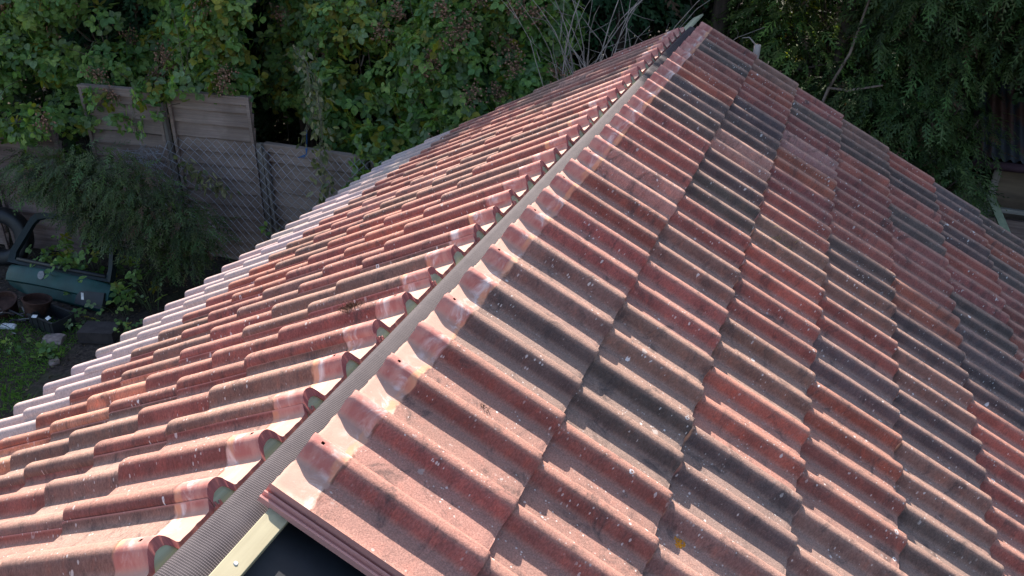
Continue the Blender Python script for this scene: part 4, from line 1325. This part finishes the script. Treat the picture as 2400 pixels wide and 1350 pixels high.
crate(-5.88, 4.12, 0.36, 0.24, 0.13, R(-8), R(0), M_BLACKPLASTIC, "plastic_crate", "black plastic box with white labels in front of the tailgate", "crate")
M_TRAY = plain_material("grey_plastic", (0.035, 0.028, 0.028), 0.7, 0.3, 0.3, 10)
o = crate(-5.28, 4.12, 0.34, 0.22, 0.10, R(18), R(180), M_TRAY, "plastic_tray", "dark grey tray lying upside down on the soil right of the black box", "tray")
o.location.z += 0.12
for i, (x, y, z, w_, d_, rz, lb) in enumerate(((-5.95, 4.0, 0.150, 0.05, 0.035, 0.3, "small white paper label on the rim of the black box"), (-5.80, 4.02, 0.151, 0.06, 0.04, -0.4, "larger white paper scrap on the rim of the black box"), (-5.66, 4.34, 0.26, 0.03, 0.07, 0.1, "upright white paper scrap stuck to the lower edge of the tailgate"))):
    mb = MB(); mb.box((-w_ / 2, -d_ / 2, 0), (w_ / 2, d_ / 2, 0.002)); o = mb.build("paper_scrap", M_WHITE); o.location = (x, y, GZ + z); o.rotation_euler = (R(20 if i < 2 else 75), 0, rz)
    tag(o, lb, "paper", "white paper scraps")
# heap of thin scrap at the left edge
mb = MB(); r_ = np.random.default_rng(44)
for q in range(60):
    a_ = np.array([r_.uniform(-7.1, -6.2), r_.uniform(3.7, 4.3), GZ + r_.uniform(0.02, 0.12)])
    d_ = unit(r_.normal(0, 1, 3) * np.array([1, 1, 0.25])) * r_.uniform(0.08, 0.35)
    mb.tube([a_, a_ + d_ * 0.5 + r_.normal(0, 0.03, 3), a_ + d_], r_.uniform(0.003, 0.010), 5, np.array([(0.10, 0.07, 0.06), (0.03, 0.03, 0.035), (0.30, 0.29, 0.28)][r_.integers(0, 3)]))
tag(mb.build("scrap_heap", M_STEM, None, origin=(-6.6, 4.0, GZ)), "heap of bent rods and scrap at the left edge below the tailgate", "scrap heap", None, "stuff")

# ------------------------------------------------------------------ weeds, grass and litter
mb = MB(); r_ = np.random.default_rng(77); n = 15000
X = r_.uniform(-7.2, -4.6, n); Y = r_.uniform(2.3, 4.2, n)
keep = np.array([noise.noise((x * 1.5, y * 1.5, 2)) + 0.45 * (1 if (x < -5.15 - 0.3 * (y - 3)) else -1) > -0.05 for x, y in zip(X, Y)])
X, Y = X[keep], Y[keep]; n = len(X)
Z = np.array([ground_h(x, y) for x, y in zip(X, Y)]); P = np.stack([X, Y, Z], 1)
d = unit(np.array([0, 0, 1.0]) + r_.normal(0, 0.55, (n, 3))); L_ = r_.uniform(0.02, 0.085, n)[:, None]
s_ = unit(np.cross(d, r_.normal(0, 1, (n, 3)))) * 0.0035
V = np.stack([P - s_, P + s_, P + d * L_ * 0.6 + s_ * 0.6, P + d * L_ + np.array([0, 0, -0.012])], 1).reshape(-1, 3)
F = (np.array([(0, 1, 2), (0, 2, 3)])[None] + (np.arange(n) * 4)[:, None, None]).reshape(-1, 3)
mb.add(V, F, np.repeat(np.array((0.090, 0.175, 0.038)) * r_.uniform(0.5, 1.6, (n, 1)), 4, 0))
tag(mb.build("grass", M_LEAF, None), kind="stuff", label="patch of short grass and weeds left of the roof eave")
mb = MB(); n = 1500
X = r_.uniform(-7.3, -3.6, n); Y = r_.uniform(2.0, 5.9, n); P = np.stack([X, Y, [ground_h(x, y) + 0.008 for x, y in zip(X, Y)]], 1)
leaflets(mb, P, unit(r_.normal(0, 1, (n, 3)) * np.array([1, 1, 0.2])), unit(np.array([0, 0, 1.0]) + r_.normal(0, 0.4, (n, 3))), r_.uniform(0.015, 0.05, n), r_.uniform(0.01, 0.03, n),
         np.array([(0.12, 0.075, 0.05), (0.05, 0.035, 0.028), (0.20, 0.15, 0.11)])[r_.integers(0, 3, n)] * r_.uniform(0.5, 1.3, (n, 1)))
tag(mb.build("leaf_litter", M_LEAF, None), kind="stuff", label="dead leaves scattered on the dark soil")


def weed(x, y, n, size, h, label, seed, z=None, yellow=0.1, spread=0.12):
    r_ = np.random.default_rng(seed); z0 = ground_h(x, y) if z is None else z
    root = empty("weed", (x, y, z0)); tag(root, label, "weed", "leafy weeds in the yard"); org = Vector((x, y, z0))
    P = np.array([x, y, z0]) + r_.normal(0, 1, (n, 3)) * np.array([spread, spread * 0.7, 0]) + np.array([0, 0, 1]) * r_.uniform(0.2, 1, (n, 1)) * h
    mb = MB(); bramble_leaves(mb, P, unit(r_.normal(0, 0.5, (n, 3)) + np.array([0.1, -0.4, 0.9])), size, r_, yellow)
    o = mb.build("leaves", M_LEAF, root); o.location = -org
    mb = MB()
    for p in P: mb.tube([np.array([x, y, z0 - 0.01]) + (p - np.array([x, y, z0])) * np.array([0.3, 0.3, 0.0]), (p + np.array([x, y, z0])) / 2, p], 0.0025, 4, (0.07, 0.10, 0.04), False)
    o = mb.build("stems", M_STEM, root); o.location = -org


weed(-5.5, 3.68, 16, 0.06, 0.10, "bright green weed on the grass below the rubble lump", 1, yellow=0.0, spread=0.07)
weed(-5.38, 4.55, 14, 0.075, 0.32, "leafy weed right of the tailgate's lower corner", 2, spread=0.14)
weed(-5.2, 4.75, 22, 0.07, 0.45, "taller dark weed between tailgate and wire netting", 3, spread=0.2)
weed(-6.45, 4.86, 26, 0.085, 0.50, "weeds growing up through the empty tailgate window", 4, spread=0.28)
weed(-5.98, 4.86, 26, 0.085, 0.50, "brighter weeds at the right half of the tailgate window", 5, spread=0.22)
weed(-6.80, 4.9, 12, 0.07, 0.35, "few weeds behind the left corner of the tailgate", 6, spread=0.14)
weed(-5.05, 4.25, 16, 0.055, 0.12, "low weed behind the upturned tray", 7, spread=0.14)
weed(-5.62, 4.28, 12, 0.055, 0.12, "low weed between the black box and the tray", 8, spread=0.1)
weed(-6.0, 3.6, 20, 0.045, 0.07, "broad patch of low weeds at the left edge of the grass", 9, spread=0.25, yellow=0.0)
bare("dry_stalks", "thin pale dry stalks beside the cypress shrub's foot", [(-4.95, 5.2, GZ + 0.25)], 5, 0.15, 0.6, M_TWIG, 9, 0.003, 0.2)

# ------------------------------------------------------------------ shed at the right behind the trees
root = empty("garden_shed", (3.4, 9.2, GZ)); org = Vector(root.location)
tag(root, "small brown shed with a dark rusty corrugated roof at the far right under the cypress", "shed")
M_SHEDWALL = wood_material("shed_wall", (0.100, 0.070, 0.050), (0.160, 0.115, 0.078), (1.5, 1.5, 10), 0.85, 0.3)
mb = MB(); mb.box((2.58, 8.20, GZ), (4.6, 10.2, -1.95)); o = mb.build("wall", M_SHEDWALL, root); o.location = -org
mb = MB(); mb.box((2.555, 8.175, GZ), (2.625, 8.198, -1.93)); mb.box((3.06, 8.175, GZ), (3.10, 8.198, -1.93)); mb.box((2.50, 8.14, -1.93), (4.7, 8.17, -1.86))
o = mb.build("corner_board", M_POST, root); o.location = -org
mb = MB(); k = 60
m_sheet, nt, b = new_mat("rusty_corrugated_sheet", 0.6, 0.4); nb = NB(nt)
nz = nb.noise(scaled(nb, obj_coord(nb), (6, 1.2, 1)), 1.5, 5, 0.65)
nb.set(b.inputs["Base Color"], nb.mix(nb.ramp(nz, 0.46, 0.56), (0.018, 0.020, 0.026), (0.052, 0.020, 0.014)))
V = []
for i in range(k * 4 + 1):
    x = 2.36 + (4.9 - 2.36) * i / (k * 4); z = 0.018 * math.sin(i * math.pi / 4)
    V += [(x, 8.02, -1.80 + z), (x, 10.4, -0.72 + z), (x, 8.02, -1.806 + z), (x, 10.4, -0.726 + z)]
mb.add(V, [f for i in range(k * 4) for f in ((4 * i, 4 * i + 4, 4 * i + 5, 4 * i + 1), (4 * i + 2, 4 * i + 3, 4 * i + 7, 4 * i + 6), (4 * i, 4 * i + 2, 4 * i + 6, 4 * i + 4))])
o = mb.build("roof", m_sheet, root, True); o.location = -org
mb = MB(); mb.tube([(2.30, 7.98, -1.85), (4.9, 7.98, -1.85)], 0.045, 10); mb.tube([(2.34, 8.0, -1.84), (2.34, 10.4, -0.78)], 0.03, 8)
o = mb.build("gutter", plain_material("purple_grey_gutter", (0.085, 0.045, 0.058), 0.6, 0.3, 0.2, 6), root, True); o.location = -org
mb = MB()
a_, b2 = np.array([2.47, 7.62, -2.02]), np.array([2.74, 7.28, -2.42])
t = unit(b2 - a_); s_ = unit(np.cross(t, [0.2, -1, 0.4])) * 0.034; u_ = np.cross(s_, t); u_ = u_ / np.linalg.norm(u_) * 0.014
V = [a_ - s_ - u_ + t * 0.03, a_ + s_ - u_, a_ + s_ + u_, a_ - s_ + u_ + t * 0.03, b2 - s_ - u_, b2 + s_ - u_, b2 + s_ + u_, b2 - s_ + u_]
mb.add(V, [(0, 1, 2, 3), (7, 6, 5, 4), (0, 4, 5, 1), (1, 5, 6, 2), (2, 6, 7, 3), (3, 7, 4, 0)])
tag(mb.build("timber_offcut", wood_material("pale_green_timber", (0.20, 0.23, 0.16), (0.28, 0.31, 0.21), (30, 4, 30), 0.8, 0.2), None, origin=tuple(a_)), "pale green plank leaning by the shed beyond the right eave", "plank")
mb = MB(); mb.box((2.40, 7.66, -2.205), (3.6, 7.70, -2.165))
tag(mb.build("rail", wood_material("grey_rail", (0.20, 0.18, 0.16), (0.28, 0.26, 0.23), (3, 30, 30), 0.8, 0.2), None, origin=(2.4, 7.68, -2.185)), "grey horizontal rail behind the leaning plank", "rail")
mb = MB(); mb.box((2.20, 7.74, GZ), (2.42, 7.90, -2.02)); mb.box((2.44, 7.74, GZ), (3.6, 7.78, -2.30))
tag(mb.build("compost_bin", M_FENCE_OLD, None, origin=(2.4, 7.8, GZ)), "dark boarded box under the rail beside the shed", "wooden box")
